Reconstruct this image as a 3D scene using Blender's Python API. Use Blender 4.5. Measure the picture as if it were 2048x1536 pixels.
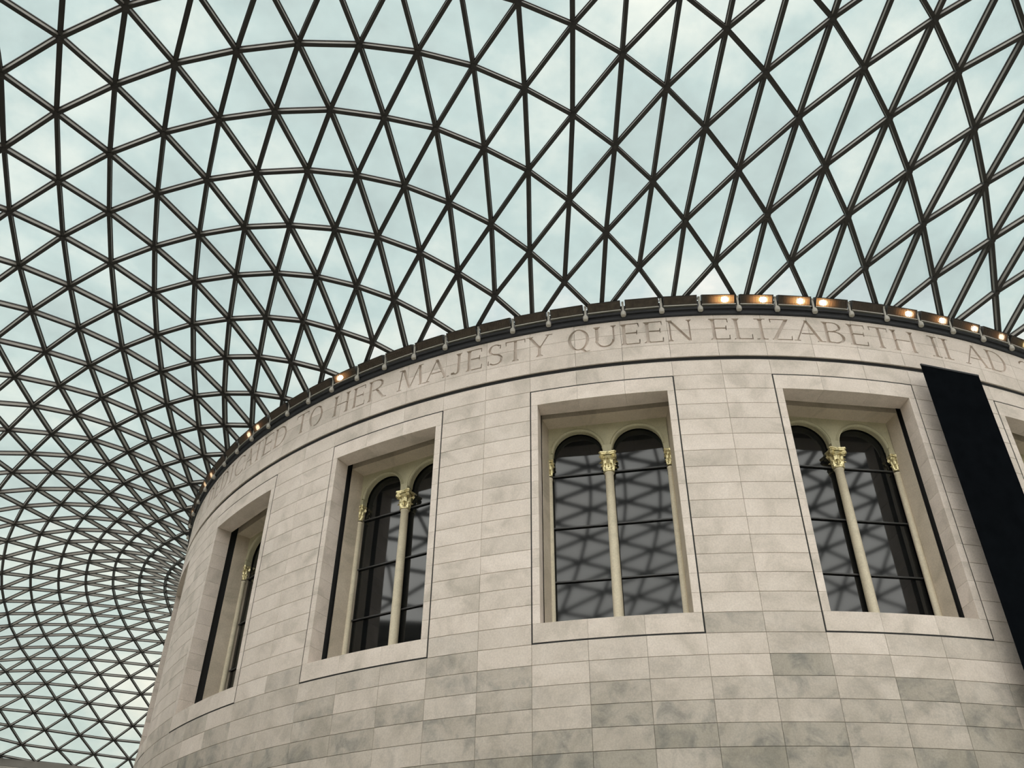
import bpy, bmesh, math, random
from mathutils import Vector, Matrix, geometry, noise

random.seed(7)
for o in list(bpy.data.objects):
    bpy.data.objects.remove(o)
scene = bpy.context.scene
COL = scene.collection
PI = math.pi
ZC = 1.6                      # eye height: every height below is measured from the eye, the floor is z = 0

# ------------------------------------------------------------------ camera
CAM_LOC = Vector((-23.638226, -35.423931, ZC))
CAM_R = Vector((0.909667, -0.415271, 0.007409))
CAM_U = Vector((-0.254252, -0.542666, 0.800544))
CAM_F = Vector((0.328422, 0.730112, 0.599229))
FPX = 1786.15
cam_data = bpy.data.cameras.new('camera')
cam_data.sensor_fit = 'HORIZONTAL'
cam_data.sensor_width = 36.0
cam_data.lens = 36.0 * FPX / 2048.0
cam_data.clip_end = 500
cam = bpy.data.objects.new('camera', cam_data)
COL.objects.link(cam)
m = Matrix((CAM_R, CAM_U, -CAM_F)).transposed().to_4x4()
m.translation = CAM_LOC
cam.matrix_world = m
scene.camera = cam

def project(P):
    d = Vector(P) - CAM_LOC
    w = d.dot(CAM_F)
    if w < 0.1:
        return None
    return (1024 + FPX * d.dot(CAM_R) / w, 768 - FPX * d.dot(CAM_U) / w, w)

def in_frame(P, mg=40):
    q = project(P)
    return q is not None and -mg < q[0] < 2048 + mg and -mg < q[1] < 1536 + mg

# ------------------------------------------------------------------ world, sun, exposure
scene.view_settings.view_transform = 'Standard'
scene.view_settings.look = 'None'
scene.view_settings.gamma = 1.0
scene.view_settings.use_curve_mapping = False
scene.view_settings.exposure = 0.0

SKY_GAIN = 1.05
SUN_STRENGTH = 7.4
world = bpy.data.worlds.new('overcast_sky')
scene.world = world
world.use_nodes = True
wn = world.node_tree.nodes
wl = world.node_tree.links
wn.clear()
wout = wn.new('ShaderNodeOutputWorld')
wbg = wn.new('ShaderNodeBackground')
wbg.inputs['Strength'].default_value = SKY_GAIN
wtc = wn.new('ShaderNodeTexCoord')
wmap = wn.new('ShaderNodeMapping')
wmap.inputs['Scale'].default_value = (1.0, 1.0, 1.6)
wl.new(wtc.outputs['Generated'], wmap.inputs['Vector'])
wno = wn.new('ShaderNodeTexNoise')
wno.inputs['Scale'].default_value = 4.6
wno.inputs['Detail'].default_value = 6.0
wno.inputs['Roughness'].default_value = 0.62
wl.new(wmap.outputs['Vector'], wno.inputs['Vector'])
wcr = wn.new('ShaderNodeValToRGB')
wcr.color_ramp.elements[0].position = 0.33
wcr.color_ramp.elements[0].color = (0.46, 0.53, 0.53, 1)
wcr.color_ramp.elements[1].position = 0.74
wcr.color_ramp.elements[1].color = (0.98, 0.95, 0.87, 1)
e = wcr.color_ramp.elements.new(0.52)
e.color = (0.59, 0.69, 0.68, 1)
wl.new(wno.outputs['Fac'], wcr.inputs['Fac'])
wsep = wn.new('ShaderNodeSeparateXYZ')
wl.new(wtc.outputs['Generated'], wsep.inputs['Vector'])
wmr = wn.new('ShaderNodeMapRange')
wmr.inputs['From Min'].default_value = 0.10
wmr.inputs['From Max'].default_value = 0.65
wl.new(wsep.outputs['Z'], wmr.inputs['Value'])
whz = wn.new('ShaderNodeMix')
whz.data_type = 'RGBA'
whz.blend_type = 'MULTIPLY'
whz.inputs['Factor'].default_value = 1.0
wgr = wn.new('ShaderNodeValToRGB')
wgr.color_ramp.elements[0].color = (1.06, 0.99, 0.91, 1)
wgr.color_ramp.elements[1].color = (1.0, 1.0, 1.0, 1)
wl.new(wmr.outputs['Result'], wgr.inputs['Fac'])
wl.new(wcr.outputs['Color'], whz.inputs['A'])
wl.new(wgr.outputs['Color'], whz.inputs['B'])
wl.new(whz.outputs['Result'], wbg.inputs['Color'])
wl.new(wbg.outputs['Background'], wout.inputs['Surface'])

sun_data = bpy.data.lights.new('hazy_sun', 'SUN')
sun_data.energy = SUN_STRENGTH
sun_data.angle = math.radians(120)
sun_data.color = (1.0, 0.89, 0.85)
sun = bpy.data.objects.new('hazy_sun', sun_data)
COL.objects.link(sun)
SUN_AZ, SUN_EL = math.radians(-28), math.radians(40)   # azimuth from due south, positive to the east
sd = Vector((math.sin(SUN_AZ) * math.cos(SUN_EL), -math.cos(SUN_AZ) * math.cos(SUN_EL), math.sin(SUN_EL)))
sun.rotation_euler = sd.to_track_quat('Z', 'Y').to_euler()
sun.location = sd * 90

# ------------------------------------------------------------------ helpers
def mesh_obj(name, verts, faces, mats, parent=None, smooth=False, mat_ids=None, tones=None):
    me = bpy.data.meshes.new(name)
    me.from_pydata([tuple(v) for v in verts], [], faces)
    for mt in (mats if isinstance(mats, (list, tuple)) else [mats]):
        me.materials.append(mt)
    if mat_ids:
        me.polygons.foreach_set('material_index', mat_ids)
    if smooth:
        me.polygons.foreach_set('use_smooth', [True] * len(me.polygons))
    if tones is not None:
        at = me.attributes.new('tone', 'FLOAT', 'POINT')
        at.data.foreach_set('value', tones)
    me.update()
    o = bpy.data.objects.new(name, me)
    COL.objects.link(o)
    if parent is not None:
        o.parent = parent
    return o

class MB:
    """collects shapes that become ONE mesh object"""
    def __init__(self):
        self.v, self.f, self.m, self.t = [], [], [], []
    def add(self, verts, faces, mi=0, tone=0.5):
        b = len(self.v)
        self.v += [tuple(x) for x in verts]
        self.f += [tuple(i + b for i in f) for f in faces]
        self.m += [mi] * len(faces)
        self.t += [tone] * len(verts)
    def prism(self, poly, z0, z1, mi=0, tone=0.5):
        """plan polygon (counter-clockwise) extruded between two heights"""
        n = len(poly)
        vs = [(x, y, z0) for x, y in poly] + [(x, y, z1) for x, y in poly]
        fs = [tuple(range(n - 1, -1, -1)), tuple(range(n, 2 * n))]
        fs += [(i, (i + 1) % n, n + (i + 1) % n, n + i) for i in range(n)]
        self.add(vs, fs, mi, tone)
    def bar(self, a, b, w, h, up, mi=0, off=0.0):
        """box along a-b, w across, from off to off+h along up"""
        a, b, up = Vector(a), Vector(b), Vector(up)
        d = (b - a).normalized()
        s = d.cross(up).normalized() * (w / 2)
        u = s.cross(d).normalized()
        vs = []
        for p in (a, b):
            for q, k in ((-1, off), (1, off), (1, off + h), (-1, off + h)):
                vs.append(p + s * q + u * k)
        self.add(vs, [(3, 2, 1, 0), (4, 5, 6, 7), (0, 1, 5, 4), (1, 2, 6, 5), (2, 3, 7, 6), (3, 0, 4, 7)], mi)
    def lathe(self, prof, seg=16, c=(0, 0, 0), a0=0.0, a1=2 * PI, mi=0):
        full = abs(a1 - a0 - 2 * PI) < 1e-6
        n = seg if full else seg + 1
        vs, fs = [], []
        for r, z in prof:
            for i in range(n):
                t = a0 + (a1 - a0) * i / seg
                vs.append((c[0] + r * math.cos(t), c[1] + r * math.sin(t), c[2] + z))
        for j in range(len(prof) - 1):
            for i in range(seg):
                i2 = (i + 1) % n
                fs.append((j * n + i, j * n + i2, (j + 1) * n + i2, (j + 1) * n + i))
        self.add(vs, fs, mi)
    def build(self, name, mats, parent=None, smooth=False, tone=False):
        return mesh_obj(name, self.v, self.f, mats, parent, smooth, self.m, self.t if tone else None)

def thing(o, label, cat, group=None):
    o['label'] = label
    o['category'] = cat
    if group:
        o['group'] = group
    return o

def empty(name, loc=(0, 0, 0), rz=0.0):
    o = bpy.data.objects.new(name, None)
    o.location = loc
    o.rotation_euler = (0, 0, rz)
    o.empty_display_size = 0.3
    COL.objects.link(o)
    return o

def pol(r, deg, z):
    """point at radius r, angle from due south (positive to the east), height z above the eye"""
    t = math.radians(deg)
    return (r * math.sin(t), -r * math.cos(t), z + ZC)

# ------------------------------------------------------------------ materials
def new_mat(name):
    mt = bpy.data.materials.new(name)
    mt.use_nodes = True
    nt = mt.node_tree
    nt.nodes.clear()
    out = nt.nodes.new('ShaderNodeOutputMaterial')
    return mt, nt, out

def principled(name, color, rough=0.6, metal=0.0, ior=1.45, noise_scale=None, noise_amt=0.15, bump=0.0):
    mt, nt, out = new_mat(name)
    b = nt.nodes.new('ShaderNodeBsdfPrincipled')
    b.inputs['Base Color'].default_value = (*color, 1)
    b.inputs['Roughness'].default_value = rough
    b.inputs['Metallic'].default_value = metal
    b.inputs['IOR'].default_value = ior
    nt.links.new(b.outputs['BSDF'], out.inputs['Surface'])
    if noise_scale:
        tc = nt.nodes.new('ShaderNodeTexCoord')
        no = nt.nodes.new('ShaderNodeTexNoise')
        no.inputs['Scale'].default_value = noise_scale
        no.inputs['Detail'].default_value = 5
        nt.links.new(tc.outputs['Object'], no.inputs['Vector'])
        cr = nt.nodes.new('ShaderNodeValToRGB')
        cr.color_ramp.elements[0].position = 0.3
        cr.color_ramp.elements[1].position = 0.7
        cr.color_ramp.elements[0].color = (*[c * (1 - noise_amt) for c in color], 1)
        cr.color_ramp.elements[1].color = (*[min(1, c * (1 + noise_amt)) for c in color], 1)
        nt.links.new(no.outputs['Fac'], cr.inputs['Fac'])
        nt.links.new(cr.outputs['Color'], b.inputs['Base Color'])
        if bump:
            bp = nt.nodes.new('ShaderNodeBump')
            bp.inputs['Strength'].default_value = bump
            nt.links.new(no.outputs['Fac'], bp.inputs['Height'])
            nt.links.new(bp.outputs['Normal'], b.inputs['Normal'])
    return mt

def stone_material(name, tint=(1, 1, 1)):
    """pale limestone: a tone per block (attribute), cloudy mottling, faint diagonal veins, fine grain, a little dirt"""
    mt, nt, out = new_mat(name)
    N, Lk = nt.nodes, nt.links
    b = N.new('ShaderNodeBsdfPrincipled')
    b.inputs['Roughness'].default_value = 0.62
    b.inputs['Specular IOR Level'].default_value = 0.3
    tc = N.new('ShaderNodeTexCoord')
    at = N.new('ShaderNodeAttribute')
    at.attribute_name = 'tone'
    # clouds, shifted per block by its tone so that neighbours do not run into each other
    sh = N.new('ShaderNodeVectorMath'); sh.operation = 'MULTIPLY_ADD'
    cb = N.new('ShaderNodeCombineXYZ')
    for i in range(3):
        Lk.new(at.outputs['Fac'], cb.inputs[i])
    Lk.new(cb.outputs['Vector'], sh.inputs[0])
    sh.inputs[1].default_value = (37.0, 61.0, 23.0)
    Lk.new(tc.outputs['Object'], sh.inputs[2])
    no = N.new('ShaderNodeTexNoise')
    no.inputs['Scale'].default_value = 0.95
    no.inputs['Detail'].default_value = 6
    no.inputs['Roughness'].default_value = 0.55
    no.inputs['Distortion'].default_value = 0.8
    Lk.new(sh.outputs['Vector'], no.inputs['Vector'])
    gr = N.new('ShaderNodeTexNoise')
    gr.inputs['Scale'].default_value = 26
    gr.inputs['Detail'].default_value = 3
    Lk.new(tc.outputs['Object'], gr.inputs['Vector'])
    cr = N.new('ShaderNodeValToRGB')
    cr.color_ramp.elements[0].position = 0.28
    cr.color_ramp.elements[0].color = (0.58, 0.54, 0.46, 1)
    cr.color_ramp.elements[1].position = 0.72
    cr.color_ramp.elements[1].color = (0.86, 0.80, 0.71, 1)
    e = cr.color_ramp.elements.new(0.48)
    e.color = (0.76, 0.70, 0.61, 1)
    Lk.new(no.outputs['Fac'], cr.inputs['Fac'])
    # block tone
    tr = N.new('ShaderNodeValToRGB')
    tr.color_ramp.elements[0].color = (0.46, 0.48, 0.45, 1)
    tr.color_ramp.elements[1].color = (1.0, 1.0, 1.0, 1)
    Lk.new(at.outputs['Fac'], tr.inputs['Fac'])
    mx = N.new('ShaderNodeMix'); mx.data_type = 'RGBA'; mx.blend_type = 'MULTIPLY'
    mx.inputs['Factor'].default_value = 1.0
    Lk.new(cr.outputs['Color'], mx.inputs['A'])
    Lk.new(tr.outputs['Color'], mx.inputs['B'])
    # damp stains, only on the greyer stock
    st = N.new('ShaderNodeTexNoise')
    st.inputs['Scale'].default_value = 1.7
    st.inputs['Detail'].default_value = 8
    st.inputs['Roughness'].default_value = 0.65
    st.inputs['Distortion'].default_value = 0.45
    Lk.new(sh.outputs['Vector'], st.inputs['Vector'])
    sr = N.new('ShaderNodeMapRange')
    sr.inputs['From Min'].default_value = 0.47; sr.inputs['From Max'].default_value = 0.66
    Lk.new(st.outputs['Fac'], sr.inputs['Value'])
    inv = N.new('ShaderNodeMapRange')
    inv.inputs['From Min'].default_value = 0.80; inv.inputs['From Max'].default_value = 0.30
    inv.inputs['To Max'].default_value = 0.75
    Lk.new(at.outputs['Fac'], inv.inputs['Value'])
    sm = N.new('ShaderNodeMath'); sm.operation = 'MULTIPLY'
    Lk.new(sr.outputs['Result'], sm.inputs[0])
    Lk.new(inv.outputs['Result'], sm.inputs[1])
    sx = N.new('ShaderNodeMix'); sx.data_type = 'RGBA'
    sx.inputs['B'].default_value = (0.20, 0.21, 0.19, 1)
    Lk.new(sm.outputs['Value'], sx.inputs['Factor'])
    Lk.new(mx.outputs['Result'], sx.inputs['A'])
    mx = sx
    # grain
    g2 = N.new('ShaderNodeMapRange')
    g2.inputs['From Min'].default_value = 0.3; g2.inputs['From Max'].default_value = 0.7
    g2.inputs['To Min'].default_value = 0.90; g2.inputs['To Max'].default_value = 1.06
    Lk.new(gr.outputs['Fac'], g2.inputs['Value'])
    mg = N.new('ShaderNodeMix'); mg.data_type = 'RGBA'; mg.blend_type = 'MULTIPLY'
    mg.inputs['Factor'].default_value = 1.0
    Lk.new(mx.outputs['Result'], mg.inputs['A'])
    Lk.new(g2.outputs['Result'], mg.inputs['B'])
    mt2 = N.new('ShaderNodeMix'); mt2.data_type = 'RGBA'; mt2.blend_type = 'MULTIPLY'
    mt2.inputs['Factor'].default_value = 1.0
    mt2.inputs['B'].default_value = (*tint, 1)
    Lk.new(mg.outputs['Result'], mt2.inputs['A'])
    Lk.new(mt2.outputs['Result'], b.inputs['Base Color'])
    bp = N.new('ShaderNodeBump')
    bp.inputs['Strength'].default_value = 0.06
    bp.inputs['Distance'].default_value = 0.02
    Lk.new(gr.outputs['Fac'], bp.inputs['Height'])
    Lk.new(bp.outputs['Normal'], b.inputs['Normal'])
    Lk.new(b.outputs['BSDF'], out.inputs['Surface'])
    return mt

def emission_mat(name, color, strength):
    mt, nt, out = new_mat(name)
    em = nt.nodes.new('ShaderNodeEmission')
    em.inputs['Color'].default_value = (*color, 1)
    em.inputs['Strength'].default_value = strength
    nt.links.new(em.outputs['Emission'], out.inputs['Surface'])
    return mt

def roof_glass_material():
    mt, nt, out = new_mat('fritted_roof_glass')
    N, Lk = nt.nodes, nt.links
    tr = N.new('ShaderNodeBsdfTransparent')
    tr.inputs['Color'].default_value = (0.95, 0.985, 0.98, 1)
    tl = N.new('ShaderNodeBsdfTranslucent')
    tl.inputs['Color'].default_value = (0.78, 0.84, 0.82, 1)
    mx = N.new('ShaderNodeMixShader')
    # dust and rain streaks lying on the glass make it a little milky in places
    tc = N.new('ShaderNodeTexCoord')
    no = N.new('ShaderNodeTexNoise')
    no.inputs['Scale'].default_value = 0.9
    no.inputs['Detail'].default_value = 5
    Lk.new(tc.outputs['Object'], no.inputs['Vector'])
    mr = N.new('ShaderNodeMapRange')
    mr.inputs['From Min'].default_value = 0.3; mr.inputs['From Max'].default_value = 0.7
    mr.inputs['To Min'].default_value = 0.015; mr.inputs['To Max'].default_value = 0.05
    Lk.new(no.outputs['Fac'], mr.inputs['Value'])
    Lk.new(mr.outputs['Result'], mx.inputs['Fac'])
    Lk.new(tr.outputs['BSDF'], mx.inputs[1])
    Lk.new(tl.outputs['BSDF'], mx.inputs[2])
    gl = N.new('ShaderNodeBsdfGlossy')
    gl.inputs['Roughness'].default_value = 0.05
    m2 = N.new('ShaderNodeMixShader')
    m2.inputs['Fac'].default_value = 0.04
    Lk.new(mx.outputs['Shader'], m2.inputs[1])
    Lk.new(gl.outputs['BSDF'], m2.inputs[2])
    Lk.new(m2.outputs['Shader'], out.inputs['Surface'])
    return mt

M_STONE = stone_material('limestone', (1.03, 0.985, 1.01))
M_OLD = stone_material('old_window_stone', (0.83, 0.78, 0.72))
M_ARCH = stone_material('arch_panel_stone', (0.80, 0.81, 0.64))
M_COLUMN = stone_material('column_stone', (1.08, 1.05, 0.93))
M_MORTAR = principled('joint_mortar', (0.10, 0.095, 0.085), 0.9)
M_CAVITY = principled('dark_cavity', (0.02, 0.02, 0.02), 0.9)  # near black: the shade of recesses put into the colour
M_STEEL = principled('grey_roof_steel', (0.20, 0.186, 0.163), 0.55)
M_UNDERSHADE = principled('painted_underside_shade', (0.020, 0.018, 0.015), 0.5)  # colours the underside of the pale members as if in shade
M_GASKET = principled('black_gasket', (0.012, 0.012, 0.012), 0.6)
M_NODE = principled('dark_node_steel', (0.022, 0.020, 0.018), 0.5)
M_RGLASS = roof_glass_material()
M_WGLASS = principled('dark_window_glass', (0.006, 0.007, 0.008), 0.05, ior=1.58)
M_BARMETAL = principled('glazing_bar_metal', (0.05, 0.05, 0.05), 0.4)
M_GOLD = principled('gilding', (0.82, 0.73, 0.43), 0.36, metal=0.6, noise_scale=30, noise_amt=0.2)
M_BLACK = principled('black_gutter_metal', (0.018, 0.019, 0.022), 0.6)
M_HOUSING = principled('dark_lamp_housing', (0.045, 0.042, 0.038), 0.5)
M_SLAT = principled('bronze_louvre', (0.15, 0.12, 0.095), 0.45)
M_REFL = principled('lamp_reflector', (0.45, 0.30, 0.18), 0.35, metal=0.7)
M_BRACKET = principled('pale_bracket_paint', (0.50, 0.48, 0.43), 0.55)
M_BULB = emission_mat('hot_lamp', (1.0, 0.83, 0.58), 40)
M_BULBY = emission_mat('yellow_lamp', (1.0, 0.86, 0.45), 22)
M_BANNER = principled('black_banner_cloth', (0.004, 0.005, 0.0065), 1.0, ior=1.05, noise_scale=3, noise_amt=0.2)
M_FLOOR = principled('pale_floor_stone', (0.60, 0.57, 0.50), 0.5, noise_scale=0.4, noise_amt=0.1)
M_COURT = principled('court_wall_stone', (0.28, 0.26, 0.23), 0.8, noise_scale=0.5, noise_amt=0.15)

def lens_material(name, col, strength):
    """front lens of a lit floodlight: glows most next to its lamp (object origin) and fades along the lens"""
    mt, nt, out = new_mat(name)
    N, Lk = nt.nodes, nt.links
    tc = N.new('ShaderNodeTexCoord')
    ln = N.new('ShaderNodeVectorMath'); ln.operation = 'LENGTH'
    Lk.new(tc.outputs['Object'], ln.inputs[0])
    cr = N.new('ShaderNodeMapRange')
    cr.inputs['From Min'].default_value = 0.05; cr.inputs['From Max'].default_value = 0.62
    cr.inputs['To Min'].default_value = 1.0; cr.inputs['To Max'].default_value = 0.0
    Lk.new(ln.outputs['Value'], cr.inputs['Value'])
    pw = N.new('ShaderNodeMath'); pw.operation = 'POWER'; pw.inputs[1].default_value = 2.6
    Lk.new(cr.outputs['Result'], pw.inputs[0])
    ml = N.new('ShaderNodeMath'); ml.operation = 'MULTIPLY'; ml.inputs[1].default_value = strength
    Lk.new(pw.outputs['Value'], ml.inputs[0])
    em = N.new('ShaderNodeEmission')
    em.inputs['Color'].default_value = (*col, 1)
    Lk.new(ml.outputs['Value'], em.inputs['Strength'])
    df = N.new('ShaderNodeBsdfPrincipled')
    df.inputs['Base Color'].default_value = (0.10, 0.075, 0.05, 1)
    df.inputs['Roughness'].default_value = 0.3
    ad = N.new('ShaderNodeAddShader')
    Lk.new(em.outputs['Emission'], ad.inputs[0])
    Lk.new(df.outputs['BSDF'], ad.inputs[1])
    Lk.new(ad.outputs['Shader'], out.inputs['Surface'])
    return mt
M_LENS = lens_material('amber_lens', (1.0, 0.45, 0.15), 3.4)
M_LENSY = lens_material('yellow_lens', (1.0, 0.70, 0.16), 2.2)
M_LENSOFF = principled('unlit_lens', (0.16, 0.13, 0.10), 0.3, noise_scale=6, noise_amt=0.6)

# ------------------------------------------------------------------ court: floor and outer walls
XW, YS, YN = 36.625, 51.125, 45.65       # half width, south edge, north edge of the court
HR, HE = 18.35, 17.10                    # roof heights at the drum and at the outer walls

def struct(o):
    o['kind'] = 'structure'
    return o

mb = MB()
mb.prism([(-XW - 1, -YS - 1), (XW + 1, -YS - 1), (XW + 1, YN + 1), (-XW - 1, YN + 1)], -0.3, 0.0)
struct(mb.build('floor', M_FLOOR))
def court_wall(name, a, b, t):
    mbw = MB()
    a, b = Vector((*a, 0)), Vector((*b, 0))
    d = (b - a).normalized()
    n = Vector((d.y, -d.x, 0)) * t
    mbw.prism([tuple(q[:2]) for q in (a, a + n, b + n, b)][::-1], 0.0, HE + ZC - 0.10)
    top = HE + ZC - 0.10
    # projecting cornice in two steps
    for dz, pr in ((-0.9, 0.25), (-0.45, 0.45)):
        mbw.prism([tuple(q[:2]) for q in (a - n.normalized() * pr, a, b, b - n.normalized() * pr)][::-1], top + dz, top + dz + 0.45)
    return struct(mbw.build(name, M_COURT))
court_wall('wall_south', (-XW, -YS), (XW, -YS), 1.0)
court_wall('wall_east', (XW, -YS), (XW, YN), 1.0)
court_wall('wall_north', (XW, YN), (-XW, YN), 1.0)
court_wall('wall_west', (-XW, YN), (-XW, -YS), 1.0)

# ------------------------------------------------------------------ roof surface
def zsurf(x, y):
    a, b, c, d = 22.25, XW, 46.025, YS
    r = math.hypot(x, y)
    ct = math.cos(2 * math.atan2(y, x))
    st = y / r
    psi = max(0.0, (1 - x / b) * (1 + x / b) * (1 - y / c) * (1 + y / d))
    den = (1 - a * x / (r * b)) * (1 + a * x / (r * b)) * (1 - a * y / (r * c)) * (1 + a * y / (r * d))
    z1 = (HR - HE) * psi / den + HE
    al = (r / a - 1) * psi
    P = .5 * (.5 * (1 - ct) + st)
    Q = .5 * (.5 * (1 - ct) - st)
    z2 = al * (.5 * ((35 + 10 * psi) * .5 * (1 + ct) + 24 * P + (7.5 + 12 * psi) * Q - 1.6) - 5 * (1 + ct)
               + 10 * P * P * (1 - 3 * al) + 2.5 * Q * Q * (r / a - 1) ** 2)
    f = lambda u, v: math.hypot(u, v) / (u * v)
    b1, b2, cy, dy = max(b - x, 1e-3), max(b + x, 1e-3), max(c - y, 1e-3), max(d + y, 1e-3)
    be = (1 - a / r) / (f(b1, cy) + f(b1, dy) + f(b2, cy) + f(b2, dy))
    z3 = be * (.5 * (1.75 * (1 + ct) + 1.5 * (1 - ct) + .3 * st) + 1.05 * (math.exp(-14 * (1 - x / b)) + math.exp(-14 * (1 + x / b)))
               * (math.exp(-14 * (1 - y / c)) + math.exp(-14 * (1 + y / d))))
    return z1 + z2 + z3

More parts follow.
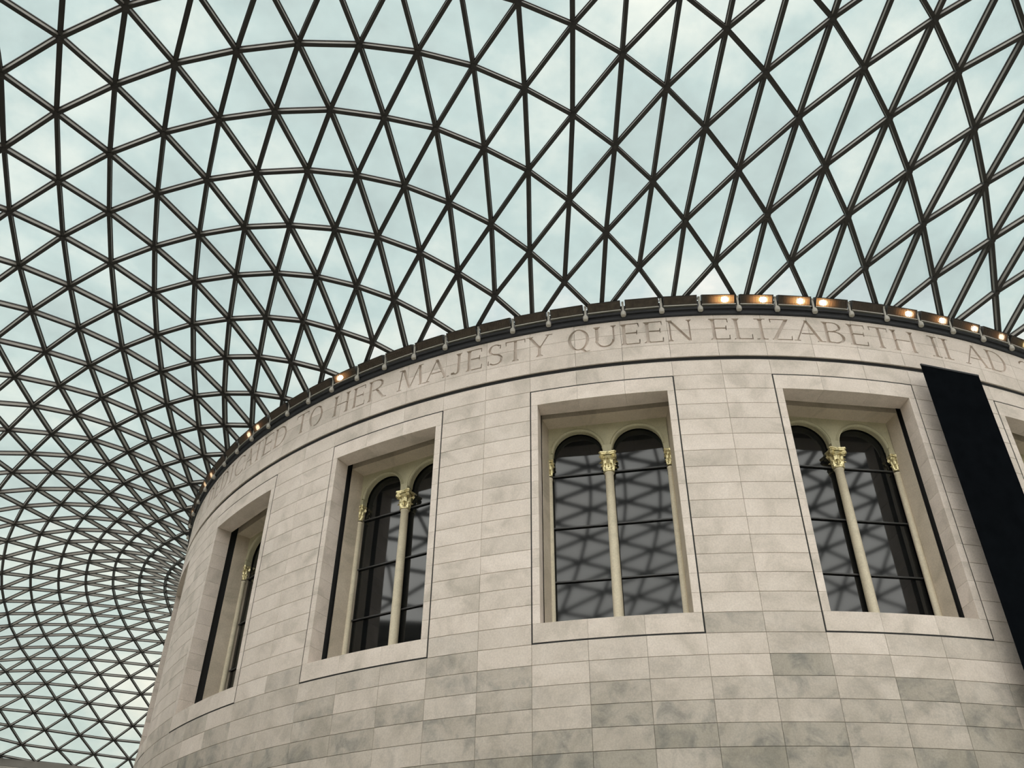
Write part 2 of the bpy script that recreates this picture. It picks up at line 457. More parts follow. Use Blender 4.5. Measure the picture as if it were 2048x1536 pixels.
# roof grid in plan, centimetres: radial line k -> x, y of every second ring outward from the drum
LAT = {-64:[1205,1783,1272,1987,1332,2196,1388,2409,1442,2624,1496,2839,1553,3052,1615,3259,1684,3459,1760,3648,1843,3826,1934,3991,2033,4144,2138,4285,2248,4417,2364,4543,2484,4665,2607,4787],
-63:[1148,1950,1206,2160,1257,2372,1306,2587,1353,2803,1401,3016,1453,3226,1510,3430,1574,3624,1645,3809,1724,3981,1811,4142,1905,4291,2005,4431,2112,4564,2222,4693,2337,4821],
-62:[1025,1908,1080,2117,1129,2329,1172,2544,1213,2759,1254,2973,1296,3184,1343,3390,1395,3589,1454,3779,1521,3958,1596,4126,1679,4283,1768,4431,1864,4571,1965,4707,2070,4840],
-61:[958,2067,1003,2279,1042,2494,1077,2708,1111,2923,1145,3134,1182,3342,1224,3544,1272,3737,1327,3922,1390,4096,1460,4261,1538,4416,1623,4564,1714,4706,1809,4846],
-60:[838,2012,879,2224,915,2437,945,2651,973,2865,1000,3077,1029,3286,1061,3489,1098,3686,1141,3875,1192,4055,1251,4226,1317,4388,1390,4543,1470,4692,1555,4839],
-59:[759,2162,791,2375,817,2589,840,2802,861,3014,882,3223,905,3427,933,3626,965,3818,1005,4003,1051,4179,1106,4348,1167,4509,1235,4665,1309,4817],
-58:[644,2095,671,2307,693,2520,711,2733,727,2944,741,3153,757,3359,776,3559,799,3753,828,3941,863,4122,905,4296,955,4463,1011,4625,1074,4783],
-57:[555,2233,573,2446,587,2658,598,2869,607,3078,616,3284,627,3485,642,3681,661,3872,685,4056,717,4234,754,4406,799,4573,849,4736],
-56:[444,2155,458,2366,467,2578,474,2789,478,2997,482,3203,487,3405,494,3603,504,3795,519,3982,540,4163,567,4339,600,4510,638,4678,682,4843],
-55:[346,2282,352,2493,355,2703,355,2912,354,3118,354,3321,354,3519,357,3713,364,3901,376,4085,392,4264,414,4439,442,4610,474,4779],
-54:[240,2193,242,2403,241,2613,238,2822,233,3028,227,3231,223,3431,220,3625,220,3816,224,4001,231,4183,243,4360,260,4534,280,4705],
-53:[137,2309,132,2518,125,2727,117,2934,108,3137,99,3338,91,3534,85,3726,82,3913,82,4096,85,4275,92,4451,102,4624,116,4795],
-52:[36,2209,27,2418,17,2627,6,2834,-6,3039,-19,3241,-30,3438,-40,3632,-49,3821,-55,4005,-59,4186,-61,4363,-60,4537,-57,4709],
-51:[-73,2313,-86,2522,-101,2730,-116,2936,-131,3139,-146,3338,-160,3534,-173,3725,-184,3911,-194,4093,-203,4271,-210,4446,-217,4618,-222,4789],
-50:[-168,2203,-186,2412,-204,2620,-222,2827,-240,3032,-257,3233,-274,3431,-290,3624,-306,3813,-321,3997,-335,4176,-349,4352,-364,4524,-378,4694],
-49:[-280,2296,-302,2505,-323,2713,-344,2919,-365,3123,-384,3323,-403,3520,-422,3711,-441,3897,-460,4079,-479,4255,-500,4427,-522,4597,-546,4764],
-48:[-368,2174,-395,2383,-421,2592,-445,2800,-468,3006,-491,3209,-513,3409,-534,3604,-556,3794,-578,3978,-602,4156,-628,4329,-656,4498,-688,4663,-723,4826],
-47:[-483,2256,-513,2465,-542,2675,-568,2883,-594,3089,-618,3292,-642,3490,-667,3684,-692,3872,-719,4054,-749,4229,-783,4397,-820,4561,-862,4722],
-46:[-564,2123,-600,2332,-633,2542,-664,2752,-693,2960,-720,3167,-747,3370,-774,3568,-803,3761,-833,3947,-866,4125,-903,4296,-945,4459,-993,4617,-1047,4772],
-45:[-681,2192,-720,2403,-755,2614,-788,2825,-819,3034,-849,3241,-879,3444,-910,3642,-943,3834,-979,4017,-1019,4191,-1065,4356,-1117,4512,-1177,4663,-1243,4811],
-44:[-754,2047,-799,2257,-840,2469,-878,2681,-913,2893,-947,3103,-980,3311,-1014,3515,-1050,3712,-1089,3902,-1133,4082,-1181,4250,-1237,4408,-1300,4556,-1372,4698,-1453,4839],
-43:[-871,2105,-919,2316,-962,2529,-1002,2743,-1040,2956,-1077,3168,-1114,3377,-1154,3581,-1196,3778,-1243,3965,-1296,4140,-1354,4301,-1420,4449,-1495,4587,-1581,4720],
-42:[-934,1948,-990,2157,-1040,2370,-1085,2585,-1128,2800,-1169,3015,-1210,3229,-1253,3438,-1300,3642,-1351,3837,-1408,4020,-1471,4189,-1540,4341,-1617,4478,-1704,4604,-1805,4729],
-41:[-1052,1992,-1110,2204,-1162,2418,-1210,2635,-1255,2853,-1301,3070,-1348,3284,-1399,3494,-1455,3696,-1517,3888,-1585,4066,-1659,4227,-1739,4368,-1827,4492,-1930,4608,-2045,4723],
-40:[-1104,1824,-1170,2032,-1230,2245,-1284,2462,-1335,2681,-1386,2901,-1437,3119,-1493,3334,-1554,3542,-1622,3742,-1696,3929,-1777,4099,-1865,4249,-1954,4379,-2046,4489,-2172,4596,-2301,4710,-2427,4841],
-39:[-1221,1855,-1290,2066,-1351,2281,-1408,2500,-1463,2722,-1519,2943,-1579,3162,-1646,3375,-1720,3580,-1802,3775,-1890,3954,-1986,4115,-2085,4259,-2194,4373,-2308,4477,-2429,4561,-2563,4692,-2693,4823],
-38:[-1261,1677,-1339,1881,-1409,2093,-1473,2311,-1534,2534,-1594,2757,-1659,2979,-1730,3197,-1810,3405,-1900,3604,-1997,3790,-2096,3965,-2213,4104,-2330,4234,-2446,4354,-2572,4464,-2703,4557,-2829,4672,-2960,4790],
-37:[-1377,1694,-1457,1901,-1528,2115,-1596,2336,-1661,2562,-1730,2787,-1806,3007,-1892,3219,-1989,3420,-2095,3610,-2210,3773,-2327,3935,-2445,4077,-2568,4199,-2695,4325,-2828,4445,-2958,4534,-3091,4633,-3230,4738,-3372,4846],
-36:[-1404,1508,-1494,1706,-1574,1915,-1648,2132,-1720,2356,-1793,2584,-1874,2809,-1965,3023,-2064,3223,-2186,3407,-2306,3580,-2426,3745,-2548,3897,-2675,4029,-2799,4168,-2937,4293,-3075,4387,-3213,4476,-3355,4569,-3502,4667,-3653,4766],
-35:[-1519,1512,-1609,1712,-1692,1922,-1770,2143,-1847,2371,-1931,2599,-2030,2818,-2141,3025,-2260,3210,-2390,3371,-2513,3538,-2639,3697,-2761,3842,-2889,3980,-3030,4110,-3177,4220,-3323,4311,-3471,4397,-3623,4485,-3777,4575,-3936,4666],
-34:[-1533,1322,-1633,1510,-1724,1711,-1810,1924,-1893,2149,-1980,2380,-2079,2607,-2200,2805,-2328,2997,-2454,3163,-2584,3327,-2708,3499,-2839,3645,-2961,3795,-3108,3920,-3263,4033,-3419,4130,-3575,4216,-3733,4298,-3892,4380],
-33:[-1645,1314,-1746,1502,-1840,1704,-1929,1921,-2020,2150,-2123,2380,-2247,2585,-2380,2774,-2511,2952,-2639,3106,-2766,3289,-2896,3436,-3020,3582,-3174,3714,-3336,3830,-3501,3931,-3666,4020,-3831,4101],
-32:[-1648,1128,-1757,1301,-1859,1488,-1956,1692,-2053,1913,-2157,2140,-2286,2365,-2419,2557,-2554,2735,-2687,2908,-2817,3061,-2946,3222,-3083,3364,-3233,3496,-3397,3614,-3569,3718,-3742,3810,-3915,3892],
-31:[-1759,1111,-1869,1281,-1973,1467,-2076,1677,-2184,1911,-2320,2127,-2450,2329,-2588,2507,-2719,2678,-2853,2840,-2979,2993,-3126,3137,-3282,3269,-3450,3388,-3626,3493,-3806,3587],
-30:[-1752,935,-1869,1089,-1981,1255,-2090,1442,-2201,1659,-2333,1900,-2473,2093,-2612,2273,-2747,2446,-2878,2617,-3009,2769,-3157,2906,-3319,3034,-3492,3151,-3673,3257,-3858,3351],
-29:[-1862,912,-1981,1062,-2095,1227,-2212,1416,-2343,1664,-2482,1861,-2625,2037,-2763,2216,-2897,2372,-3022,2531,-3177,2668,-3345,2793,-3524,2907,-3709,3011,-3899,3105],
-28:[-1849,748,-1974,886,-2094,1035,-2214,1202,-2342,1435,-2485,1634,-2627,1817,-2768,1975,-2906,2125,-3036,2282,-3190,2421,-3361,2544,-3544,2656,-3734,2758,-3929,2850],
-27:[-1959,723,-2087,862,-2212,1024,-2338,1210,-2481,1413,-2621,1570,-2765,1728,-2905,1888,-3042,2034,-3196,2167,-3369,2289,-3554,2398,-3747,2497,-3946,2587],
-26:[-1939,571,-2070,697,-2198,843,-2324,1012,-2466,1190,-2609,1351,-2752,1499,-2898,1644,-3037,1780,-3194,1909,-3368,2027,-3554,2133,-3750,2230],
-25:[-2047,547,-2180,663,-2303,813,-2441,980,-2585,1125,-2731,1252,-2880,1404,-3023,1526,-3183,1648,-3358,1761,-3545,1864,-3742,1957,-3947,2041],
-24:[-2018,411,-2151,523,-2280,653,-2410,777,-2554,914,-2703,1035,-2856,1166,-3003,1278,-3162,1389,-3337,1494,-3525,1591,-3723,1680,-3929,1760],
-23:[-2118,383,-2248,491,-2380,600,-2515,708,-2666,820,-2818,949,-2968,1038,-3131,1136,-3306,1231,-3494,1320,-3692,1401,-3899,1476],
-22:[-2082,251,-2214,337,-2340,430,-2476,529,-2621,621,-2771,717,-2928,809,-3089,894,-3263,974,-3450,1052,-3649,1124,-3856,1192],
-21:[-2167,199,-2296,273,-2428,347,-2569,422,-2719,507,-2875,589,-3035,660,-3208,727,-3394,791,-3592,852,-3800,909],
-20:[-2119,74,-2247,126,-2373,184,-2514,243,-2659,318,-2814,375,-2971,436,-3142,491,-3327,540,-3523,587,-3730,633,-3944,677],
-19:[-2190,-3,-2318,40,-2453,87,-2594,131,-2747,183,-2902,238,-3067,269,-3248,300,-3442,331,-3646,364,-3860,397],
-18:[-2131,-118,-2259,-94,-2383,-71,-2524,-39,-2673,-13,-2827,31,-2984,53,-3160,71,-3349,88,-3550,105,-3762,125],
-17:[-2188,-216,-2315,-206,-2452,-198,-2594,-180,-2745,-167,-2900,-159,-3066,-148,-3248,-144,-3444,-141,-3651,-136,-3868,-128],
-16:[-2116,-323,-2244,-331,-2371,-338,-2510,-342,-2659,-344,-2813,-339,-2965,-348,-3140,-362,-3328,-375,-3529,-385,-3742,-390],
-15:[-2165,-439,-2292,-463,-2424,-484,-2566,-504,-2717,-521,-2869,-539,-3030,-566,-3207,-594,-3399,-620,-3605,-640,-3822,-653],
-14:[-2082,-530,-2208,-569,-2335,-614,-2471,-646,-2618,-681,-2770,-717,-2920,-757,-3083,-797,-3263,-838,-3459,-874,-3670,-901,-3893,-919],
-13:[-2121,-662,-2244,-715,-2374,-771,-2515,-820,-2662,-872,-2811,-925,-2961,-981,-3124,-1040,-3308,-1092,-3510,-1134,-3727,-1166],
-12:[-2027,-734,-2151,-803,-2274,-880,-2408,-946,-2552,-1014,-2698,-1083,-2845,-1152,-2991,-1222,-3156,-1292,-3346,-1350,-3554,-1395,-3775,-1430],
-11:[-2054,-876,-2171,-967,-2299,-1047,-2436,-1132,-2579,-1212,-2725,-1299,-2869,-1380,-3008,-1471,-3180,-1547,-3377,-1607,-3591,-1654,-3815,-1691],
-10:[-1949,-934,-2068,-1032,-2189,-1135,-2318,-1231,-2458,-1324,-2601,-1425,-2745,-1525,-2887,-1627,-3017,-1727,-3202,-1798,-3405,-1858,-3621,-1908,-3845,-1950],
-9:[-1966,-1085,-2076,-1203,-2201,-1315,-2333,-1422,-2472,-1536,-2614,-1648,-2755,-1761,-2891,-1871,-3043,-1964,-3224,-2041,-3426,-2105,-3641,-2160,-3866,-2207],
-8:[-1850,-1128,-1963,-1249,-2082,-1379,-2208,-1500,-2342,-1625,-2479,-1751,-2619,-1878,-2753,-2003,-2891,-2108,-3053,-2200,-3237,-2280,-3438,-2349,-3652,-2409,-3876,-2461],
-7:[-1854,-1288,-1960,-1425,-2079,-1562,-2208,-1702,-2340,-1838,-2476,-1974,-2608,-2107,-2742,-2230,-2888,-2338,-3054,-2433,-3239,-2517,-3440,-2591,-3654,-2656,-3877,-2713],
-6:[-1731,-1312,-1842,-1457,-1954,-1610,-2071,-1757,-2200,-1909,-2331,-2056,-2459,-2198,-2588,-2333,-2725,-2455,-2876,-2565,-3045,-2663,-3231,-2751,-3432,-2829,-3645,-2900,-3866,-2962],
-5:[-1722,-1474,-1823,-1637,-1935,-1797,-2055,-1956,-2181,-2118,-2306,-2273,-2431,-2418,-2560,-2553,-2701,-2677,-2856,-2788,-3027,-2890,-3214,-2982,-3414,-3065,-3625,-3140,-3846,-3209],
-4:[-1593,-1483,-1699,-1646,-1800,-1817,-1913,-1994,-2033,-2165,-2151,-2330,-2270,-2487,-2394,-2634,-2526,-2770,-2669,-2894,-2827,-3009,-2999,-3114,-3186,-3210,-3386,-3298,-3596,-3378,-3814,-3452],
-3:[-1575,-1648,-1666,-1825,-1769,-2008,-1883,-2196,-1996,-2372,-2109,-2540,-2226,-2698,-2350,-2845,-2484,-2982,-2630,-3109,-2789,-3226,-2963,-3334,-3149,-3434,-3347,-3527,-3555,-3613,-3771,-3693],
-2:[-1437,-1631,-1534,-1815,-1631,-2012,-1733,-2205,-1841,-2396,-1948,-2576,-2058,-2746,-2174,-2904,-2299,-3052,-2434,-3190,-2582,-3318,-2743,-3438,-2917,-3550,-3102,-3655,-3299,-3753,-3504,-3845,-3717,-3931,-3936,-4011],
-1:[-1407,-1795,-1491,-1996,-1584,-2203,-1687,-2406,-1787,-2597,-1890,-2778,-1998,-2947,-2115,-3105,-2241,-3254,-2378,-3393,-2527,-3524,-2688,-3647,-2862,-3763,-3046,-3872,-3240,-3975,-3442,-4073,-3651,-4166,-3865,-4254],
0:[-1269,-1767,-1357,-1972,-1440,-2184,-1534,-2399,-1627,-2603,-1723,-2794,-1823,-2974,-1932,-3142,-2049,-3301,-2176,-3450,-2314,-3591,-2464,-3724,-2625,-3851,-2797,-3971,-2979,-4086,-3169,-4195,-3367,-4299,-3572,-4399,-3782,-4494],
1:[-1228,-1937,-1300,-2152,-1385,-2377,-1469,-2593,-1557,-2795,-1650,-2985,-1750,-3164,-1858,-3332,-1976,-3491,-2105,-3641,-2243,-3784,-2393,-3921,-2553,-4051,-2722,-4176,-2901,-4296,-3087,-4411,-3280,-4522,-3480,-4629,-3684,-4731,-3893,-4830],
2:[-1089,-1883,-1166,-2105,-1237,-2337,-1315,-2569,-1394,-2782,-1478,-2981,-1570,-3169,-1670,-3347,-1780,-3515,-1898,-3674,-2027,-3826,-2165,-3972,-2313,-4112,-2471,-4247,-2637,-4377,-2811,-4503,-2992,-4624,-3180,-4742,-3373,-4857,-3571,-4967,-3773,-5074],
3:[-1033,-2049,-1095,-2284,-1162,-2524,-1233,-2751,-1309,-2962,-1393,-3160,-1485,-3346,-1585,-3523,-1695,-3691,-1814,-3852,-1942,-4006,-2079,-4155,-2225,-4299,-2378,-4439,-2540,-4574,-2709,-4706,-2884,-4834,-3065,-4960,-3251,-5081,-3442,-5200,-3637,-5315],
4:[-897,-1981,-959,-2222,-1015,-2467,-1077,-2706,-1144,-2927,-1219,-3135,-1303,-3330,-1395,-3515,-1496,-3692,-1605,-3861,-1723,-4024,-1850,-4181,-1984,-4334,-2126,-4482,-2275,-4626,-2431,-4768,-2593,-4906,-2762,-5041,-2935,-5174,-3113,-5303],
5:[-829,-2145,-875,-2395,-926,-2643,-984,-2877,-1050,-3094,-1125,-3299,-1208,-3492,-1301,-3677,-1401,-3854,-1509,-4025,-1625,-4190,-1749,-4351,-1879,-4507,-2016,-4660,-2159,-4810,-2309,-4957,-2463,-5102,-2623,-5244,-2788,-5384],
6:[-694,-2061,-739,-2314,-782,-2568,-829,-2813,-885,-3039,-951,-3252,-1026,-3454,-1110,-3647,-1202,-3832,-1301,-4010,-1407,-4183,-1519,-4351,-1638,-4515,-1763,-4676,-1894,-4834,-2030,-4989,-2172,-5143,-2318,-5294],
7:[-612,-2220,-642,-2478,-680,-2736,-727,-2969,-784,-3190,-850,-3401,-925,-3602,-1007,-3795,-1097,-3981,-1193,-4161,-1296,-4336,-1404,-4507,-1517,-4675,-1636,-4840,-1759,-5003,-1887,-5164,-2019,-5323],
8:[-485,-2122,-514,-2380,-537,-2639,-574,-2884,-623,-3114,-680,-3333,-746,-3542,-819,-3743,-899,-3936,-986,-4123,-1078,-4305,-1176,-4483,-1278,-4658,-1384,-4829,-1495,-4999,-1609,-5167,-1727,-5334],
9:[-390,-2271,-403,-2533,-431,-2784,-470,-3023,-517,-3251,-573,-3468,-637,-3676,-708,-3877,-785,-4071,-867,-4260,-954,-4444,-1045,-4624,-1140,-4802,-1238,-4978,-1339,-5152,-1443,-5325],
10:[-266,-2162,-279,-2418,-298,-2673,-326,-2920,-363,-3155,-409,-3380,-463,-3596,-524,-3804,-591,-4005,-663,-4200,-739,-4390,-819,-4576,-902,-4760,-988,-4941,-1077,-5120,-1167,-5299],
11:[-166,-2303,-174,-2557,-191,-2806,-217,-3048,-252,-3280,-296,-3504,-346,-3718,-403,-3925,-465,-4126,-531,-4322,-600,-4514,-672,-4702,-746,-4888,-822,-5072,-899,-5256],
12:[-51,-2183,-56,-2436,-65,-2687,-80,-2932,-104,-3170,-137,-3399,-177,-3620,-223,-3833,-274,-4040,-330,-4241,-388,-4437,-449,-4630,-511,-4820,-575,-5009,-639,-5196,-705,-5383],
13:[57,-2311,56,-2561,49,-2808,36,-3050,14,-3284,-15,-3511,-50,-3729,-91,-3941,-136,-4147,-183,-4347,-233,-4544,-284,-4738,-335,-4930,-387,-5121,-439,-5310],
14:[164,-2181,170,-2431,172,-2679,168,-2922,158,-3160,140,-3391,115,-3614,85,-3831,52,-4041,15,-4245,-24,-4445,-63,-4642,-103,-4837,-143,-5030,-182,-5222],
15:[278,-2296,289,-2543,294,-2788,294,-3028,287,-3262,274,-3489,255,-3709,232,-3923,206,-4131,179,-4334,151,-4533,122,-4730,94,-4925,67,-5119,41,-5313],
16:[376,-2156,397,-2403,413,-2647,423,-2889,427,-3125,425,-3355,417,-3578,405,-3794,391,-4005,374,-4210,357,-4411,340,-4610,324,-4806,309,-5001,295,-5195,282,-5390],
17:[496,-2258,523,-2501,543,-2742,558,-2980,567,-3211,571,-3437,571,-3655,567,-3868,562,-4075,555,-4278,549,-4477,544,-4674,541,-4869,539,-5063,539,-5257],
18:[584,-2109,622,-2350,654,-2590,680,-2827,701,-3060,716,-3286,727,-3507,734,-3720,740,-3929,744,-4132,749,-4332,755,-4529,763,-4723,773,-4917,786,-5110,800,-5304],
19:[711,-2196,754,-2433,792,-2668,824,-2900,850,-3127,872,-3349,891,-3563,907,-3772,923,-3976,939,-4175,955,-4372,974,-4565,996,-4758,1020,-4950,1046,-5141,1076,-5333],
20:[787,-2040,842,-2273,891,-2505,935,-2735,973,-2961,1006,-3182,1036,-3397,1063,-3606,1089,-3810,1116,-4008,1143,-4204,1173,-4396,1205,-4587,1241,-4776,1279,-4965,1321,-5155,1365,-5345],
21:[918,-2112,979,-2339,1034,-2565,1083,-2789,1128,-3009,1168,-3223,1207,-3431,1243,-3634,1280,-3832,1318,-4025,1358,-4216,1401,-4404,1447,-4591,1497,-4777,1550,-4964,1607,-5150,1666,-5337],
22:[981,-1952,1054,-2172,1120,-2393,1180,-2612,1236,-2829,1288,-3042,1337,-3249,1384,-3450,1431,-3646,1479,-3838,1529,-4026,1583,-4212,1639,-4395,1700,-4578,1764,-4760,1832,-4943,1904,-5126,1977,-5310],
23:[1116,-2006,1193,-2219,1264,-2433,1331,-2646,1393,-2855,1453,-3060,1510,-3259,1567,-3453,1625,-3643,1685,-3828,1748,-4010,1815,-4190,1886,-4369,1961,-4547,2041,-4725,2124,-4903,2210,-5082,2298,-5262],
24:[1166,-1844,1254,-2048,1335,-2254,1412,-2460,1485,-2665,1554,-2866,1622,-3062,1689,-3253,1756,-3440,1826,-3622,1898,-3801,1975,-3977,2056,-4151,2141,-4324,2231,-4497,2326,-4670,2423,-4844,2524,-5018,2626,-5192,2730,-5367],
25:[1302,-1881,1394,-2077,1480,-2275,1562,-2473,1642,-2668,1719,-2860,1795,-3048,1872,-3231,1950,-3410,2032,-3584,2117,-3756,2208,-3925,2303,-4093,2404,-4261,2509,-4428,2618,-4595,2730,-4763,2844,-4932,2960,-5101,3077,-5270],
26:[1339,-1718,1440,-1904,1535,-2092,1626,-2281,1715,-2470,1801,-2656,1886,-2839,1972,-3017,2059,-3192,2149,-3362,2243,-3529,2343,-3693,2448,-3856,2558,-4017,2673,-4178,2792,-4339,2915,-4500,3041,-4662,3169,-4824,3298,-4986,3427,-5149,3557,-5313],
27:[1475,-1736,1578,-1913,1678,-2092,1774,-2272,1869,-2451,1963,-2627,2057,-2801,2152,-2970,2250,-3135,2352,-3297,2460,-3456,2574,-3612,2693,-3767,2818,-3921,2947,-4075,3081,-4229,3217,-4384,3356,-4538,3496,-4693,3637,-4849,3778,-5005,3920,-5161],
28:[1499,-1575,1610,-1740,1717,-1907,1821,-2076,1924,-2246,2025,-2415,2126,-2582,2229,-2745,2335,-2905,2445,-3061,2560,-3214,2682,-3364,2810,-3512,2944,-3660,3083,-3806,3226,-3952,3373,-4099,3522,-4246,3673,-4393,3824,-4541],
29:[1632,-1574,1745,-1728,1856,-1886,1965,-2045,2073,-2205,2182,-2363,2292,-2519,2405,-2672,2521,-2822,2644,-2968,2773,-3112,2908,-3253,3050,-3393,3198,-3532,3351,-3670,3507,-3809,3666,-3947,3827,-4086],
30:[1644,-1417,1763,-1558,1879,-1702,1994,-1849,2109,-1998,2224,-2146,2340,-2294,2459,-2439,2582,-2581,2711,-2721,2846,-2857,2989,-2991,3139,-3124,3294,-3255,3456,-3385,3621,-3514,3789,-3644],
31:[1772,-1396,1893,-1526,2013,-1660,2132,-1796,2253,-1933,2375,-2070,2499,-2206,2628,-2341,2762,-2472,2904,-2601,3052,-2728,3209,-2852,3372,-2974,3541,-3096,3714,-3217,3890,-3338],
32:[1773,-1244,1898,-1360,2021,-1479,2145,-1601,2270,-1726,2397,-1851,2526,-1977,2660,-2101,2799,-2224,2945,-2345,3099,-2463,3261,-2579,3431,-2693,3606,-2806,3787,-2917],
33:[1894,-1204,2021,-1309,2148,-1416,2276,-1526,2406,-1638,2540,-1752,2678,-1865,2821,-1978,2972,-2089,3130,-2198,3297,-2305,3472,-2411,3654,-2514,3841,-2617],
34:[1884,-1060,2013,-1149,2142,-1241,2273,-1336,2406,-1434,2542,-1534,2683,-1635,2830,-1736,2984,-1836,3146,-1936,3317,-2033,3496,-2129,3683,-2223,3875,-2316],
35:[1997,-1000,2128,-1078,2260,-1157,2395,-1240,2534,-1325,2677,-1411,2827,-1500,2983,-1588,3148,-1677,3322,-1764,3504,-1850,3695,-1934,3892,-2017],
36:[1976,-865,2107,-927,2240,-991,2376,-1057,2516,-1126,2661,-1198,2812,-1272,2970,-1347,3136,-1423,3312,-1498,3497,-1573,3690,-1647,3891,-1720],
37:[2080,-788,2214,-837,2349,-888,2489,-941,2634,-996,2786,-1054,2945,-1114,3113,-1176,3289,-1239,3476,-1302,3671,-1365,3873,-1427],
38:[2048,-663,2181,-696,2316,-731,2455,-768,2600,-807,2751,-849,2910,-894,3077,-940,3254,-989,3440,-1038,3636,-1089,3840,-1139],
39:[2142,-569,2276,-590,2414,-611,2557,-633,2707,-658,2865,-686,3031,-716,3207,-749,3392,-784,3588,-821,3791,-859],
40:[2100,-456,2232,-462,2368,-468,2509,-475,2656,-483,2811,-494,2975,-507,3149,-523,3333,-542,3527,-564,3729,-588,3939,-613],
41:[2182,-348,2316,-340,2454,-332,2599,-324,2751,-318,2912,-314,3083,-312,3263,-315,3454,-320,3654,-329,3863,-340],
42:[2129,-247,2260,-227,2395,-205,2537,-182,2685,-159,2842,-138,3008,-119,3185,-104,3372,-92,3568,-84,3774,-80],
43:[2199,-127,2333,-93,2470,-56,2614,-18,2766,20,2928,56,3099,89,3281,119,3473,144,3674,165,3883,180],
44:[2137,-40,2265,5,2399,54,2539,106,2687,159,2843,212,3008,263,3184,311,3370,354,3565,392,3769,424],
45:[2194,90,2326,149,2461,213,2603,280,2754,349,2913,417,3082,482,3261,543,3449,599,3647,649,3854,692],
46:[2122,163,2248,231,2380,305,2517,384,2662,467,2815,551,2977,633,3148,712,3329,787,3519,854,3718,914,3926,966],
47:[2167,300,2296,383,2429,472,2568,567,2714,665,2869,764,3033,861,3205,953,3387,1038,3578,1116,3777,1184],
48:[2087,360,2210,449,2338,547,2472,652,2612,762,2760,875,2916,988,3080,1097,3253,1200,3434,1296,3625,1382,3824,1457],
49:[2121,506,2246,609,2375,722,2509,843,2650,968,2798,1096,2954,1221,3118,1341,3290,1453,3471,1557,3661,1649,3859,1731],
50:[2033,555,2153,662,2276,780,2404,909,2539,1045,2680,1185,2828,1324,2983,1460,3145,1590,3316,1710,3496,1819,3685,1917,3881,2002],
51:[2056,707,2178,830,2300,963,2428,1107,2562,1257,2702,1410,2848,1560,3002,1705,3163,1841,3332,1966,3510,2080,3696,2181,3890,2269],
52:[1963,747,2078,872,2195,1008,2317,1157,2443,1315,2576,1478,2714,1641,2859,1800,3010,1951,3169,2092,3337,2221,3513,2337,3697,2441,3888,2530],
53:[1976,907,2091,1047,2207,1198,2326,1361,2451,1533,2581,1706,2717,1877,2860,2042,3009,2197,3166,2341,3331,2472,3504,2590,3685,2694,3873,2785],
54:[1877,938,1986,1079,2097,1232,2210,1399,2327,1575,2449,1757,2576,1938,2710,2115,2850,2283,2997,2440,3151,2585,3313,2717,3484,2835,3661,2939,3845,3031],
55:[1880,1104,1988,1260,2095,1428,2205,1608,2318,1795,2437,1984,2561,2171,2692,2351,2830,2521,2974,2679,3126,2823,3285,2955,3452,3072,3625,3176,3804,3267],
56:[1777,1126,1879,1282,1981,1451,2084,1633,2189,1823,2299,2018,2414,2214,2536,2403,2664,2584,2799,2754,2940,2911,3089,3054,3245,3184,3408,3300,3577,3403,3751,3494,3929,3574],
57:[1768,1297,1868,1469,1965,1651,2063,1843,2164,2042,2270,2243,2381,2441,2500,2632,2625,2812,2757,2980,2895,3135,3041,3276,3193,3404,3351,3518,3516,3620,3685,3711,3857,3792],
58:[1660,1308,1754,1479,1847,1662,1938,1855,2031,2056,2128,2261,2230,2466,2338,2664,2453,2854,2574,3032,2703,3198,2839,3350,2980,3488,3129,3614,3283,3726,3442,3827,3605,3918,3771,4001,3940,4079],
59:[1639,1483,1729,1667,1816,1861,1901,2063,1989,2270,2081,2479,2178,2684,2283,2882,2394,3069,2513,3244,2638,3406,2770,3555,2908,3690,3052,3812,3201,3923,3355,4023,3512,4116,3673,4202,3835,4285],
60:[1527,1480,1612,1665,1693,1859,1773,2062,1853,2270,1936,2481,2023,2691,2116,2896,2217,3091,2325,3275,2440,3447,2561,3605,2689,3749,2823,3880,2962,4000,3107,4109,3255,4211,3407,4306,3561,4398,3718,4487,3876,4575],
61:[1492,1656,1572,1851,1647,2054,1720,2262,1794,2475,1872,2688,1954,2897,2043,3099,2140,3291,2244,3472,2355,3638,2472,3792,2596,3932,2726,4060,2860,4177,3000,4287,3142,4391,3288,4491,3437,4589,3587,4686,3740,4782],
62:[1375,1639,1450,1835,1521,2038,1589,2247,1656,2460,1725,2675,1797,2887,1875,3094,1959,3293,2051,3481,2151,3657,2258,3818,2372,3967,2491,4103,2616,4229,2746,4346,2880,4457,3018,4566,3158,4672,3300,4777],
63:[1327,1813,1397,2016,1460,2225,1521,2438,1582,2653,1644,2867,1711,3078,1784,3282,1865,3476,1952,3659,2048,3830,2151,3987,2260,4131,2375,4264,2496,4389,2621,4508,2750,4623,2881,4737]}
PL = {}
for k, row in LAT.items():
    for n in range(0, len(row), 2):
        PL[(k, (k % 2) + n)] = Vector((row[n] / 100.0, row[n + 1] / 100.0))
wrap = lambda k: (k + 64) % 128 - 64
for (k, m_), p in PL.items():              # grid ends on the ring beam behind the floodlights
    if p.length < 21.6:
        p *= 21.6 / p.length
def inside(p):
    return abs(p.x) <= XW + 1e-6 and -YS - 1e-6 <= p.y <= YN + 1e-6
def clip_seg(p, q):
    t = 1.0
    d = q - p
    for lim, pc, dc in ((XW, p.x, d.x), (XW, -p.x, -d.x), (YN, p.y, d.y), (YS, -p.y, -d.y)):
        if dc > 1e-9:
            t = min(t, (lim - pc) / dc)
    return p + d * t
